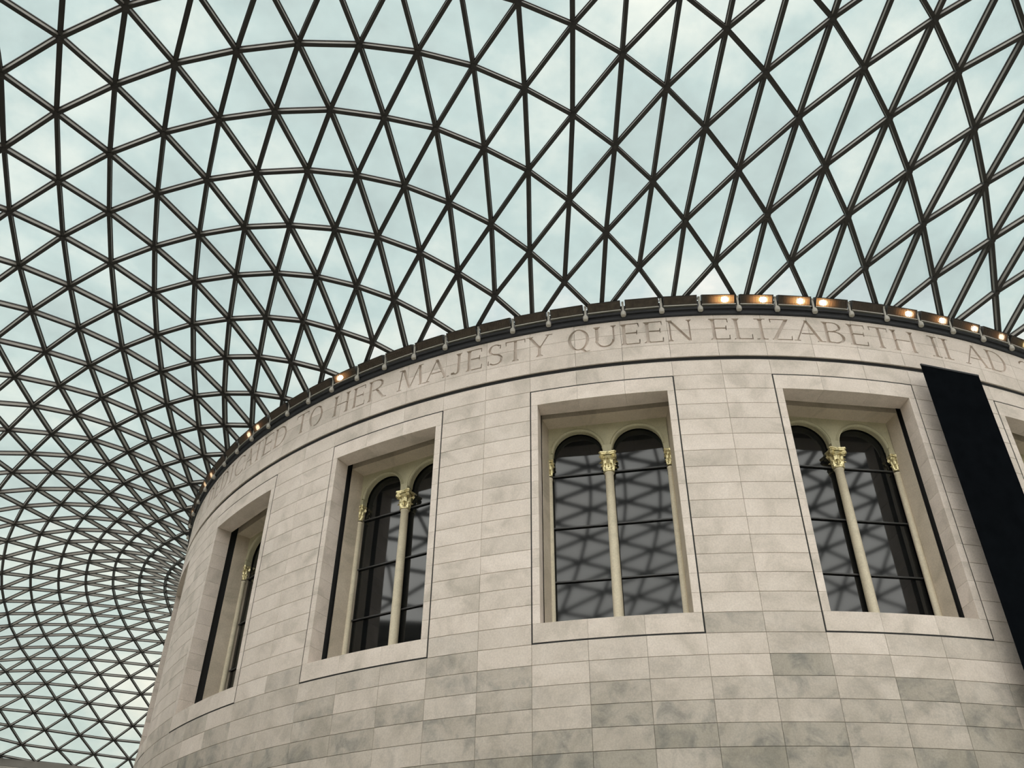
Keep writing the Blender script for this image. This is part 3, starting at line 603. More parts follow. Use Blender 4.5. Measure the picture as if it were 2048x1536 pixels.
def clip_poly(poly):
    for sgn, ax, lim in ((1, 0, XW), (-1, 0, XW), (1, 1, YN), (-1, 1, YS)):
        res = []
        for i in range(len(poly)):
            p, q = poly[i], poly[(i + 1) % len(poly)]
            dp, dq = lim - sgn * p[ax], lim - sgn * q[ax]
            if dp >= 0:
                res.append(p)
            if (dp < 0) != (dq < 0):
                res.append(p + (q - p) * (dp / (dp - dq)))
        poly = res
        if len(poly) < 3:
            return []
    return poly
def rp(p):
    return Vector((p.x, p.y, zsurf(p.x, p.y) + ZC))
def rn(p):
    h = 0.15
    if p.length < 22.6:
        p = p * (22.6 / p.length)
    q = Vector((max(-XW + .5, min(XW - .5, p.x)), max(-YS + .5, min(YN - .5, p.y))))
    dx = (zsurf(q.x + h, q.y) - zsurf(q.x - h, q.y)) / (2 * h)
    dy = (zsurf(q.x, q.y + h) - zsurf(q.x, q.y - h)) / (2 * h)
    return Vector((-dx, -dy, 1)).normalized()

beam = MB()
for (x0, y0, x1, y1) in ((-XW, -YS, XW, -YS), (XW, -YS, XW, YN), (XW, YN, -XW, YN), (-XW, YN, -XW, -YS)):
    n = 24
    for i in range(n):
        a = Vector((x0 + (x1 - x0) * i / n, y0 + (y1 - y0) * i / n, HE + ZC - 0.02))
        b = Vector((x0 + (x1 - x0) * (i + 1) / n, y0 + (y1 - y0) * (i + 1) / n, HE + ZC - 0.02))
        beam.bar(a, b, 0.36, 0.52, (0, 0, 1))
ceiling = struct(beam.build('ceiling', M_STEEL))

MEMB_W, MEMB_H, GAS_W, GAS_H = 0.098, 0.130, 0.140, 0.038
members, panes, nodes = [], [], []
for (k, m_), p in PL.items():
    if inside(p):
        nodes.append(p)
    for dk, dm in ((1, 1), (-1, 1), (0, 2)):
        q = PL.get((wrap(k + dk), m_ + dm))
        if q is None or (p - q).length > 9:
            continue
        if inside(p) and inside(q):
            members.append((p, q))
        elif inside(p):
            members.append((p, clip_seg(p, q)))
        elif inside(q):
            members.append((q, clip_seg(q, p)))
    up = PL.get((k, m_ + 2))
    for dk in (-1, 1):
        sd_ = PL.get((wrap(k + dk), m_ + 1))
        if up is None or sd_ is None:
            continue
        tri = clip_poly([p, sd_, up] if dk == 1 else [p, up, sd_])
        if tri:
            panes.append(tri)
def area_px(pts):
    qs = [project(rp(p)) for p in pts]
    if any(q is None for q in qs):
        return 0.0
    qs = [(min(2060, max(-12, q[0])), min(1548, max(-12, q[1]))) for q in qs]
    a = 0.0
    for i in range(len(qs)):
        (x0, y0), (x1, y1) = qs[i], qs[(i + 1) % len(qs)]
        a += x0 * y1 - x1 * y0
    return abs(a) / 2
def hidden(p):
    """behind the drum as seen from the camera"""
    q = rp(p)
    d = q - CAM_LOC
    for i in range(1, 60):
        s = CAM_LOC + d * (i / 60.0)
        if math.hypot(s.x, s.y) < 22.0 and s.z < 18.2 + ZC:
            return True
    return False
def mem_px(p, q):
    mid = (p + q) / 2
    if not in_frame(rp(mid), 0) or hidden(mid):
        return 0.0
    a, b = project(rp(p)), project(rp(q))
    if a is None or b is None:
        return 0.0
    return math.hypot(a[0] - b[0], a[1] - b[1]) * 200 / a[2]
def cen(ps):
    c = Vector((0, 0))
    for p in ps:
        c += p
    return c / len(ps)
members.sort(key=lambda e: -mem_px(*e))
panes.sort(key=lambda t: -(0.0 if hidden(cen(t)) else area_px(t)))
def node_px(p):
    if not in_frame(rp(p), 5) or hidden(p):
        return 0.0
    return 1.0 / project(rp(p))[2]
nodes.sort(key=lambda p: -node_px(p))

def add_member(mbx, p, q):
    a, b = rp(p), rp(q)
    n = (rn(p) + rn(q)).normalized()
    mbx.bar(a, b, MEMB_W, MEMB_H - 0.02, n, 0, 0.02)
    mbx.bar(a, b, MEMB_W + 0.008, 0.02, n, 2)  # added strip along the underside, its shade put into the colour
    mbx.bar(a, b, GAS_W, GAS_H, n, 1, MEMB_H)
def add_pane(mbx, t):
    c = cen(t)
    lift, th = MEMB_H + GAS_H, 0.03
    vs = []
    for h in (lift, lift + th):
        for p in t:
            q = c + (p - c) * 0.985
            vs.append(rp(q) * 1.0 + rn(p) * h)
    n = len(t)
    fs = [tuple(range(n - 1, -1, -1)), tuple(range(n, 2 * n))]
    fs += [(i, (i + 1) % n, n + (i + 1) % n, n + i) for i in range(n)]
    mbx.add(vs, fs)
def add_node(mbx, p):
    n = rn(p)
    c = rp(p)
    u = n.orthogonal().normalized()
    w = n.cross(u)
    vs = []
    for h, r in ((-0.025, 0.055), (-0.012, 0.098), (0.15, 0.098)):
        for i in range(8):
            t = 2 * PI * i / 8
            vs.append(c + n * h + u * (r * math.cos(t)) + w * (r * math.sin(t)))
    fs = [tuple(range(7, -1, -1)), tuple(range(16, 24))]
    for j in (0, 8):
        fs += [(j + i, j + (i + 1) % 8, j + 8 + (i + 1) % 8, j + 8 + i) for i in range(8)]
    mbx.add(vs, fs)

NP = 300
rest = MB()
for i, (p, q) in enumerate(members):
    if (p - q).length < 0.15:
        continue
    if i < NP:
        b = MB(); add_member(b, p, q); b.build('steel_member', [M_STEEL, M_GASKET, M_UNDERSHADE], ceiling)
    else:
        add_member(rest, p, q)
rest.build('steel_lattice', [M_STEEL, M_GASKET, M_UNDERSHADE], ceiling)['kind'] = 'stuff'
rest = MB()
for i, t in enumerate(panes):
    if i < NP:
        b = MB(); add_pane(b, t); b.build('glass_pane', M_RGLASS, ceiling)
    else:
        add_pane(rest, t)
rest.build('roof_glazing', M_RGLASS, ceiling)['kind'] = 'stuff'
rest = MB()
for i, p in enumerate(nodes):
    if i < NP:
        b = MB(); add_node(b, p); b.build('node_connector', M_NODE, ceiling)
    else:
        add_node(rest, p)
rest.build('far_node_connectors', M_NODE, ceiling)['kind'] = 'stuff'

# ------------------------------------------------------------------ drum of the round building
R0 = 22.0
FR = math.degrees(math.asin(2.066 / R0))     # half width of a window surround, degrees
OPU = 1.85                                   # half width of a window opening, metres
OPZ0, OPZ1 = 8.385, 14.915                   # opening, heights above the eye
LV = [15.42 - 0.5035 * i for i in range(16)] + [7.8675 - 0.509 * i for i in range(1, 16)] # course joints downward from the top of the surrounds
SIL = LV[15]                                 # underside of the sills (7.82..7.87)
FRIEZE = (16.09, 16.572, 17.092, 17.62)
BAYS = [w for w in range(-6, 4)]             # window bays built in stone (bay w is centred on 18*(w-2) degrees)
bay_deg = lambda w: 18.0 * (w - 2)
VISIBLE_BAYS = [-3, -2, -1, 0, 1, 2, 3]

wall = MB()
def shell(mbx, r, th, d0, d1, z0, z1, step=1.5, mi=0):
    n = max(1, int(math.ceil((d1 - d0) / step)))
    vs, fs = [], []
    for i in range(n + 1):
        d = d0 + (d1 - d0) * i / n
        vs += [pol(r, d, z0), pol(r, d, z1), pol(r - th, d, z1), pol(r - th, d, z0)]
    for i in range(n):
        a, b = 4 * i, 4 * i + 4
        fs += [(a, b, b + 1, a + 1), (a + 1, b + 1, b + 2, a + 2), (a + 2, b + 2, b + 3, a + 3), (a + 3, b + 3, b, a)]
    fs += [(0, 1, 2, 3), (4 * n + 3, 4 * n + 2, 4 * n + 1, 4 * n)]
    mbx.add(vs, fs, mi)
WD0, WD1 = bay_deg(BAYS[0]) - 9, bay_deg(BAYS[-1]) + 9
RB = R0 - 0.03                               # mortar bed behind the block faces
shell(wall, RB, 0.5, WD0, WD1, -ZC, SIL - 0.02)
shell(wall, RB, 0.5, WD0, WD1, LV[0] + 0.02, 15.94)
shell(wall, R0 - 0.05, 0.48, WD0, WD1, 15.93, 16.10, mi=1)  # back of the groove, coloured near black to paint its shade
shell(wall, R0 - 0.115, 0.42, WD0, WD1, 16.10, 17.66)
for w in BAYS:
    c = bay_deg(w)
    shell(wall, RB, 0.45, c + FR + 0.02, c + 18 - FR - 0.02, SIL - 0.03, LV[0] + 0.03)
# far side of the drum, never seen from the court in front
shell(wall, R0, 0.5, WD1, WD0 + 360, -ZC, 17.62, 3.0, 2)
wall_drum = struct(wall.build('wall_drum', [M_MORTAR, M_CAVITY, M_COURT]))
# cove under the inscription: a recessed course with a hollow profile
cv = MB()
prof = [(R0 - 0.049, 15.972), (R0 - 0.034, 15.967), (R0 - 0.020, 15.955), (R0 - 0.009, 15.942), (R0 - 0.004, 15.922), (R0 - 0.049, 15.922)]
nn = 180
for i in range(nn):
    d0, d1 = WD0 + (WD1 - WD0) * i / nn, WD0 + (WD1 - WD0) * (i + 1) / nn
    vs = [pol(r, d, z) for d in (d0, d1) for r, z in prof]
    k_ = len(prof)
    cv.add(vs, [(j + 1, k_ + j + 1, k_ + j, j) for j in range(k_ - 1)], 0, 0.7)
cv.build('cove_moulding', M_STONE, wall_drum, tone=True)
# inner old wall, far behind the new stone skin, and the flat top of the drum
ib = MB()
for w in BAYS:
    c = bay_deg(w)
    g = 5.6
    shell(ib, 20.95, 0.4, c + g, c + 18 - g, -ZC, 18.0)
    shell(ib, 20.75, 0.3, c - g, c + g, 15.3, 18.0)
    shell(ib, 20.75, 0.3, c - g, c + g, -ZC, 8.1)
shell(ib, 20.95, 0.4, WD1 - 3, WD0 + 363, -ZC, 18.0, 3.0)
n = 96
ib.add([pol(21.85, 360.0 * i / n, 17.95) for i in range(n)] + [pol(21.85, 360.0 * i / n, 18.05) for i in range(n)],
       [tuple(range(n - 1, -1, -1)), tuple(range(n, 2 * n))] + [(i, (i + 1) % n, n + (i + 1) % n, n + i) for i in range(n)])
struct(ib.build('wall_inner', M_CAVITY))

stones = []          # (visible size, mesh builder, name)
def block(d0, d1, z0, z1, tone, r=R0, depth=0.055, gap=0.0045, bev=0.006):
    """one curved facing block with a chamfered edge"""
    b = MB()
    gd = math.degrees(gap * 0.65 / r)
    bd = math.degrees(bev / r)
    d0, d1, z0, z1 = d0 + gd, d1 - gd, z0 + gap, z1 - gap
    ds = [d0, d0 + bd, (d0 + d1) / 2, d1 - bd, d1]
    vs = []
    for i, d in enumerate(ds):
        e = i in (0, 4)
        vs += [pol(r - depth, d, z0), pol(r - bev, d, z0), pol(r - bev if e else r, d, z0 + bev),
               pol(r - bev if e else r, d, z1 - bev), pol(r - bev, d, z1), pol(r - depth, d, z1)]
    fs = []
    for i in range(4):
        a, c = 6 * i, 6 * i + 6
        for j in range(5):
            fs.append((a + j, c + j, c + j + 1, a + j + 1))
    fs.append((5, 4, 3, 2, 1, 0))
    fs.append(tuple(24 + j for j in range(6)))
    b.add(vs, fs, 0, tone)
    mid = Vector(pol(r, (d0 + d1) / 2, (z0 + z1) / 2))
    q = project(mid)
    vis = 0.0
    th = math.radians((d0 + d1) / 2)
    nrm = Vector((math.sin(th), -math.cos(th), 0))
    if in_frame(mid, 60) and nrm.dot(CAM_LOC - mid) > 0:
        vis = (d1 - d0) * (z1 - z0) * nrm.dot((CAM_LOC - mid).normalized()) / q[2] ** 2
    stones.append((vis, b))

rs = random.Random(3)
def tone_at(z):
    # blocks under the sills are greyer, uneven stock; fading light is painted in downward too
    if z > SIL:
        return min(1.0, max(0.0, rs.gauss(0.86, 0.05)))
    if z > SIL - 1.1:
        return min(1.0, max(0.0, rs.gauss(0.68, 0.11)))
    if z > LV[20] - 0.1:
        return min(1.0, max(0.0, rs.gauss(0.46, 0.13)))
    return min(1.0, max(0.0, rs.gauss(0.24, 0.10)))
# single blocks that stand out as darker or lighter in their course: (bay, place in the bay, course) -> tone
ODD = {(0, 4, 16): .16, (-1, 3, 15): .45, (-1, 4, 16): .40, (0, 2, 19): .12, (0, 1, 20): .10, (0, 3, 20): .08, (0, 3, 19): .25, (0, 4, 19): .20, (1, 1, 20): .15,
       (-1, 4, 15): .85, (0, 0, 16): .80, (0, 0, 18): .62, (0, 4, 18): .60, (0, 2, 20): .45, (1, 0, 17): .60, (1, 1, 17): .30, (1, 2, 17): .50, (0, 1, 17): .40, (0, 2, 17): .70}
for w in BAYS:
    c = bay_deg(w)
    vis_bay = w in VISIBLE_BAYS or w - 1 in VISIBLE_BAYS or w + 1 in VISIBLE_BAYS
    edges = [c - FR, c - FR / 3, c + FR / 3, c + FR, c + 9, c + 18 - FR]
    # whole courses: above the surrounds and below the sills
    for ci, z0, z1 in [(-1, LV[0], 15.925)] + [(i, LV[i + 1], LV[i]) for i in range(15, 29)]:
        if not vis_bay:
            continue
        for i in range(5):
            t = tone_at(z0)
            block(edges[i], edges[i + 1], z0, z1, ODD.get((w, i, ci), t))
    for i in range(15):
        for j in (3, 4):
            if vis_bay:
                block(edges[j] + (0.02 if j == 3 else 0), edges[j + 1] - (0.02 if j == 4 else 0), LV[i + 1], LV[i], tone_at(LV[i + 1]))
stones.sort(key=lambda s: -s[0])
rest = MB()
for i, (v, b) in enumerate(stones):
    if i < 300 and v > 0:
        b.build('stone', M_STONE, wall_drum, tone=True)
    else:
        rest.add(b.v, b.f, 0, 0)
        rest.t[-len(b.t):] = b.t
rest.build('far_stones', M_STONE, wall_drum, tone=True)['kind'] = 'stuff'

# ------------------------------------------------------------------ carved inscription in the frieze
T_, S_, HT = 0.098, 0.038, 0.80
def arc(cx, cy, rx, ry, a0, a1, tx, ty, n=14):
    """ring segment, thickness tx where it runs upright and ty where it runs level"""
    o, i_ = [], []
    for k in range(n + 1):
        a = math.radians(a0 + (a1 - a0) * k / n)
        o.append((cx + rx * math.cos(a), cy + ry * math.sin(a)))
        i_.append((cx + (rx - tx) * math.cos(a), cy + (ry - ty) * math.sin(a)))
    return [[o[k], o[k + 1], i_[k + 1], i_[k]] for k in range(n)]
def rect(x0, y0, x1, y1):
    return [[(x0, y0), (x1, y0), (x1, y1), (x0, y1)]]
def diag(x0, y0, x1, y1, t):
    return [[(x0 - t / 2, y0), (x0 + t / 2, y0), (x1 + t / 2, y1), (x1 - t / 2, y1)]]
def stem(x, y0=0.0, y1=HT, t=T_, lo=True, hi=True, s=0.055):
    r = rect(x, y0, x + t, y1)
    for on, ya, yb in ((lo, y0, y0 + 0.032), (hi, y1 - 0.032, y1)):
        if on:
            r += rect(x - s, ya, x + t + s, yb)
            sg = 1 if ya == y0 else -1
            base = yb if sg == 1 else ya
            r += [[(x - 0.03, base), (x, base), (x, base + 0.05 * sg)], [(x + t, base), (x + t + 0.03, base), (x + t, base + 0.05 * sg)]]
    return r
def tick(x, y0, y1):
    return [[(x - 0.028, y0), (x + 0.006, y0), (x + 0.012, y1), (x - 0.012, y1)]]
def glyph(ch, W):
    H = HT
    if ch == 'I':
        return stem(W / 2 - T_ / 2, s=max(0.05, W / 2 - T_ / 2))
    if ch == 'E':
        return stem(0.06) + rect(0.1, H - S_, W - 0.03, H) + rect(0.1, H * .52, W - 0.09, H * .52 + S_) + rect(0.1, 0, W - 0.02, S_) \
            + tick(W - 0.03, H, H - 0.15) + tick(W - 0.09, H * .52 - 0.06, H * .52 + S_ + 0.07) + tick(W - 0.02, 0, 0.17)
    if ch == 'L':
        return stem(0.06) + rect(0.1, 0, W - 0.02, S_) + tick(W - 0.02, 0, 0.19)
    if ch == 'T':
        return stem(W / 2 - T_ / 2, hi=False) + rect(-0.04, H - S_, W + 0.04, H) + tick(-0.02, H, H - 0.15) + tick(W + 0.03, H, H - 0.15)
    if ch == 'D':
        return stem(0.06) + rect(0.1, H - S_, W * .45, H) + rect(0.1, 0, W * .45, S_) + arc(W * .42, H / 2, W * .58, H / 2, -90, 90, T_, S_, 18)
    if ch == 'B':
        return stem(0.06) + rect(0.1, H - S_, W * .5, H) + rect(0.1, H * .52, W * .5, H * .52 + S_) + rect(0.1, 0, W * .5, S_) \
            + arc(W * .48, H * .76 + .01, W * .42, H * .24 - .01, -90, 90, T_ * .85, S_) + arc(W * .5, H * .27, W * .5, H * .27 + .01, -90, 90, T_, S_)
    if ch == 'R':
        return stem(0.06) + rect(0.1, H - S_, W * .45, H) + rect(0.1, H * .48, W * .5, H * .48 + S_) \
            + arc(W * .44, H * .74 + .01, W * .42, H * .26 - .01, -90, 90, T_ * .9, S_) + diag(W * .5, H * .5, W - 0.05, 0, T_) + rect(W - 0.12, 0, W + 0.05, 0.03)
    if ch == 'C':
        return arc(W * .56, H / 2, W * .56, H / 2, 48, 312, T_, S_, 26) + tick(W * .93, H * .80, H * .97) + tick(W * .93, H * .04, H * .20)
    if ch in 'O0':
        return arc(W / 2, H / 2, W / 2, H / 2, 0, 360, T_ if ch == 'O' else T_ * .9, S_, 32)
    if ch == 'Q':
        return arc(W / 2, H / 2, W / 2, H / 2, 0, 360, T_, S_, 32) + diag(W * .62, 0.05, W * .82, -0.09, .10) + diag(W * .82, -0.09, W * .98, -0.055, .09)
    if ch == 'A':
        return diag(0.07, 0, W / 2 - .01, H, .045) + diag(W - 0.10, 0, W / 2 - .02, H, T_) + rect(W * .27, H * .33, W * .72, H * .33 + S_) \
            + rect(-0.02, 0, 0.17, 0.03) + rect(W - 0.22, 0, W + 0.02, 0.03)
    if ch == 'H':
        return stem(0.06) + stem(W - 0.06 - T_) + rect(0.1, H * .5, W - 0.1, H * .5 + S_)
    if ch == 'M':
        return diag(0.06, 0, 0.15, H, .045) + diag(0.19, H, W * .48, 0.0, T_) + diag(W * .48, 0.0, W - 0.18, H, .045) + diag(W - 0.09, 0, W - 0.17, H, T_) \
            + rect(-0.02, 0, 0.15, 0.03) + rect(W - 0.19, 0, W + 0.02, 0.03) + rect(0.04, H - .03, 0.2, H) + rect(W - 0.22, H - .03, W - 0.04, H)
    if ch == 'N':
        return stem(0.07, t=.045) + stem(W - 0.11, t=.045, lo=False) + diag(0.10, H, W - 0.10, 0, T_) + rect(0.0, H - .03, 0.14, H)
    if ch == 'J':
        return stem(W - T_ - 0.06, y0=.16, lo=False) + arc(W - 0.06 - .16, .17, .16, .17, -150, 0, T_, S_ + .01, 12) + rect(W - .37, .02, W - .30, .10)
    if ch == 'S':
        return arc(W / 2, H * .75, W * .42, H * .25, 40, 270, T_ * .8, S_, 18) + arc(W / 2, H * .26, W * .48, H * .26, -140, 90, T_ * .8, S_, 18) \
            + diag(W * .36, H * .55, W * .66, H * .47, .16) + tick(W * .84, H * .76, H * .95) + tick(W * .08, H * .04, H * .24)
    if ch == 'Y':
        return stem(W / 2 - T_ / 2, y1=H * .5, hi=False) + diag(W / 2 - .01, H * .42, 0.02, H, T_) + diag(W / 2 + .02, H * .42, W - 0.03, H, .045) \
            + rect(-0.08, H - .03, 0.13, H) + rect(W - 0.13, H - .03, W + 0.08, H)
    if ch == 'U':
        return stem(0.06, y0=.26, lo=False) + stem(W - 0.06 - .05, y0=.26, t=.05, lo=False) + arc(W / 2 - .005, .27, W / 2 - .055, .27, 180, 360, T_ * .8, S_ + .01, 18)
    if ch == 'Z':
        return rect(0.03, H - S_, W - 0.03, H) + rect(0.0, 0, W, S_) + diag(0.07, 0, W - 0.08, H, .115) + tick(0.03, H, H - .14) + tick(W - 0.0, 0, .16)
    if ch == '2':
        return arc(W * .47, H * .72, W * .47, H * .28, -20, 165, T_ * .8, S_, 16) + diag(0.06, 0.0, W * .84, H * .63, .09) + rect(0.0, 0, W, T_ * .7) + tick(W, 0, .17)
    return []

TEXT = [('S', -52.2, -51.05), ('D', -49.15, -47.4), ('E', -47.0, -45.6), ('D', -45.25, -43.5), ('I', -43.1, -42.25),
        ('C', -41.88, -39.84), ('A', -39.67, -38.1), ('T', -37.95, -36.75), ('E', -36.45, -34.9), ('D', -34.6, -32.74),
        ('T', -31.25, -29.85), ('O', -29.55, -27.85), ('H', -26.55, -24.61), ('E', -24.3, -22.87), ('R', -22.6, -20.73),
        ('M', -19.47, -16.95), ('A', -16.84, -14.64), ('J', -14.55, -13.45), ('E', -13.1, -11.67), ('S', -11.25, -9.9),
        ('T', -9.6, -8.15), ('Y', -7.75, -6.05), ('Q', -4.6, -2.93), ('U', -2.6, -0.8), ('E', -0.51, 1.0), ('E', 1.28, 2.78), ('N', 3.05, 5.0),
        ('E', 6.3, 7.81), ('L', 8.08, 9.54), ('I', 9.79, 10.65), ('Z', 10.96, 12.51), ('A', 12.69, 15.01), ('B', 15.05, 16.73), ('E', 17.07, 18.59),
        ('T', 19.0, 20.35), ('H', 20.67, 22.71), ('I', 23.98, 24.83), ('I', 25.03, 25.9), ('A', 27.05, 29.35), ('D', 29.4, 31.28),
        ('2', 32.9, 34.3), ('0', 34.85, 36.6), ('0', 36.95, 38.7), ('0', 39.05, 40.8)]
AX = 33.715                                   # the reading above is measured from the eye-to-axis line
BASE = 16.68
letters = []                                  # (char, list of polygons in arc metres and height)
for ch, l, r in TEXT:
    s0, W = math.radians(l - AX) * R0, math.radians(r - l) * R0
    polys = []
    for pg in glyph(ch, W):
        pg = [(s0 + x, BASE + y) for x, y in pg]
        ar = sum(pg[i][0] * pg[(i + 1) % len(pg)][1] - pg[(i + 1) % len(pg)][0] * pg[i][1] for i in range(len(pg)))
        if abs(ar) < 1e-7:
            continue
        polys.append(pg if ar > 0 else pg[::-1])
    letters.append((ch, polys))

def in_poly(x, y, pg):
    c = False
    j = len(pg) - 1
    for i in range(len(pg)):
        (xi, yi), (xj, yj) = pg[i], pg[j]
        if (yi > y) != (yj > y) and x < (xj - xi) * (y - yi) / (yj - yi) + xi:
            c = not c
        j = i
    return c
CUT = 0.085
def s_pt(s, z, r):
    return pol(r, math.degrees(s / R0), z)
def frieze_block(d0, d1, z0, z1, tone):
    g = 0.0045
    s0, s1, z0, z1 = math.radians(d0) * R0 + g, math.radians(d1) * R0 - g, z0 + g, z1 - g
    mine = []
    for ch, polys in letters:
        for pg in polys:
            xs = [q[0] for q in pg]; ys = [q[1] for q in pg]
            if max(xs) > s0 and min(xs) < s1 and max(ys) > z0 and min(ys) < z1:
                mine.append(pg)
    b = MB()
    nseg = 6
    border = [(s0 + (s1 - s0) * i / nseg, z0) for i in range(nseg + 1)] + [(s0 + (s1 - s0) * i / nseg, z1) for i in range(nseg, -1, -1)]
    co = [Vector(q) for q in border]
    ed = [(i, (i + 1) % len(co)) for i in range(len(co))]
    for i in range(1, nseg):
        ed.append((i, 2 * nseg + 1 - i))
    for pg in mine:
        k = len(co)
        co += [Vector(q) for q in pg]
        ed += [(k + i, k + (i + 1) % len(pg)) for i in range(len(pg))]
    vo, eo, fo, _, _, _ = geometry.delaunay_2d_cdt(co, ed, [], 0, 1e-6)
    keep = []
    for f in fo:
        cx = sum(vo[i].x for i in f) / len(f); cy = sum(vo[i].y for i in f) / len(f)
        if not (s0 < cx < s1 and z0 < cy < z1):
            continue
        if any(in_poly(cx, cy, pg) for pg in mine):
            continue
        keep.append(f if len(f) < 3 or (vo[f[1]] - vo[f[0]]).cross(vo[f[2]] - vo[f[0]]) > 0 else f[::-1])
    used = sorted({i for f in keep for i in f})
    mp = {i: n_ for n_, i in enumerate(used)}
    nv = len(used)
    vs = [s_pt(vo[i].x, vo[i].y, R0) for i in used] + [s_pt(vo[i].x, vo[i].y, R0 - CUT - 0.02) for i in used]
    fs = [tuple(mp[i] for i in f) for f in keep]
    cnt = {}
    for f in fs:
        for i in range(len(f)):
            cnt[(f[i], f[(i + 1) % len(f)])] = 1
    for (a, c) in list(cnt):
        if (c, a) not in cnt:
            fs.append((c, a, a + nv, c + nv))
    b.add(vs, fs, 0, tone)
    return b
rest = MB()
for w in range(-4, 4):
    c = bay_deg(w)
    edges = [c - FR, c - FR / 3, c + FR / 3, c + FR, c + 9, c + 18 - FR]
    for j in range(3):
        for i in range(5):
            fb = frieze_block(edges[i], edges[i + 1], FRIEZE[j], FRIEZE[j + 1], min(1, max(0, rs.gauss(0.88, 0.05))))
            mid = Vector(pol(R0, (edges[i] + edges[i + 1]) / 2, FRIEZE[j]))
            if in_frame(mid, 60) and (edges[i] + AX) > -62:
                fb.build('frieze_stone', M_STONE, wall_drum, tone=True)
            else:
                rest.add(fb.v, fb.f, 0, 0.88)
rest.build('far_frieze_stones', M_STONE, wall_drum, tone=True)['kind'] = 'stuff'
# the bed of each carved letter, sunk below the face
words = ['IS', 'DEDICATED', 'TO', 'HER', 'MAJESTY', 'QUEEN', 'ELIZABETH', 'II', 'AD', '2000']
seq = []
for wd in words:
    for c_ in (wd if wd != 'IS' else 'S'):
        seq.append((c_, wd))
for (ch, polys), (c_, wd) in zip(letters, seq):
    b = MB()
    for pg in polys:
        b.add([s_pt(x, y, R0 - CUT) for x, y in pg], [tuple(range(len(pg)))], 0, 0.8)
        # follow the curve closely: the pieces are narrow, a flat facet each is enough
    o = b.build('carved_letter', M_STONE, wall_drum, tone=True)
    o['label'] = 'carved letter %s of the word %s' % (ch, wd)

# ------------------------------------------------------------------ windows
def mirror(poly):
    return [(-x, y) for x, y in poly][::-1]
arcy = lambda u: -math.sqrt(R0 * R0 - u * u)
FU = 2.040                                    # outer edge of the surround
AR, ACX, ASP = 0.72, 0.865, 13.98             # arch radius, centre offset, springing height
UC = -0.03                                    # the old window sits a touch left of the new opening

def old_frame():
    b = MB()
    side = [(1.845, -21.14), (1.868, -21.14), (1.868, -20.40), (1.70, -20.40), (1.70, -20.60), (1.745, -20.66), (1.745, -20.70)]
    for p in (side, mirror(side)):
        b.prism(p, 8.0 + ZC, 15.75 + ZC)
    # head: flat face, splay, small fillet
    prof = [(21.14, 15.75), (21.14, 14.93), (20.72, 14.885), (20.66, 14.85), (20.40, 14.85), (20.40, 15.75)]
    vs = [(u, -n_, z + ZC) for u in (-1.86, 1.86) for n_, z in prof]
    k = len(prof)
    fs = [tuple(range(k)), tuple(range(2 * k - 1, k - 1, -1))] + [(i, k + i, k + (i + 1) % k, (i + 1) % k) for i in range(k)]
    b.add(vs, [f[::-1] for f in fs])
    # inner sill
    b.prism([(-1.86, -21.20), (1.86, -21.20), (1.86, -20.4), (-1.86, -20.4)], 7.85 + ZC, 8.05 + ZC)
    return b

def arch_panel():
    b = MB()
    def half(sgn):
        n = 18
        top = 14.90 + ZC
        for i in range(n):
            a0, a1 = PI * i / n, PI * (i + 1) / n
            x0, x1 = ACX + AR * math.cos(a0), ACX + AR * math.cos(a1)
            z0, z1 = ASP + ZC + AR * math.sin(a0), ASP + ZC + AR * math.sin(a1)
            vs = [(sgn * x, y, z) for y in (-20.69, -20.50) for x, z in ((x0, z0), (x0, top), (x1, top), (x1, z1))]
            fs = [(0, 1, 2, 3), (7, 6, 5, 4), (0, 3, 7, 4)]
            b.add(vs, fs if sgn > 0 else [f[::-1] for f in fs])
        xo = ACX + AR
        pr = [(xo, -20.69), (1.76, -20.69), (1.76, -20.5), (xo, -20.5)]
        b.prism(pr if sgn > 0 else mirror(pr), ASP + ZC - 0.03, top)
    half(1); half(-1)
    xi = ACX - AR
    b.prism([(-xi, -20.69), (xi, -20.69), (xi, -20.5), (-xi, -20.5)], ASP + ZC - 0.03, 14.90 + ZC)
    # block between the capital and the springing
    b.prism([(-0.125, -20.76), (0.125, -20.76), (0.125, -20.5), (-0.125, -20.5)], 13.80 + ZC, ASP + ZC + 0.10)
    for s_ in (1, -1):
        pr = [(1.60, -20.70), (1.76, -20.70), (1.76, -20.5), (1.60, -20.5)]
        b.prism(pr if s_ > 0 else mirror(pr), 13.80 + ZC, ASP + ZC)
    return b

def archivolt(sgn):
    """moulding round one arch: two rolls"""
    b = MB()
    for r0, r1, y in ((AR - 0.012, AR + 0.045, -20.735), (AR + 0.065, AR + 0.095, -20.715)):
        n = 20
        vs, fs = [], []
        for i in range(n + 1):
            a = PI * i / n
            for r, yy in ((r0, -20.66), (r0 + 0.012, y), (r1 - 0.012, y), (r1, -20.66)):
                vs.append((sgn * ACX + r * math.cos(a), yy, ASP + ZC + r * math.sin(a)))
        for i in range(n):
            for j in range(3):
                fs.append((4 * i + j, 4 * i + j + 1, 4 * i + 5 + j, 4 * i + 4 + j))
        b.add(vs, fs)
    return b

def shaft(r, z0, z1):
    b = MB()
    h = z1 - z0
    b.lathe([(r * 1.06, 0), (r * 1.05, h * .3), (r * 1.0, h * .7), (r * .93, h - .06), (r * 1.05, h - .05), (r * 1.05, h - .015), (r * .95, h)], 20, (0, 0, z0 + ZC))
    return b

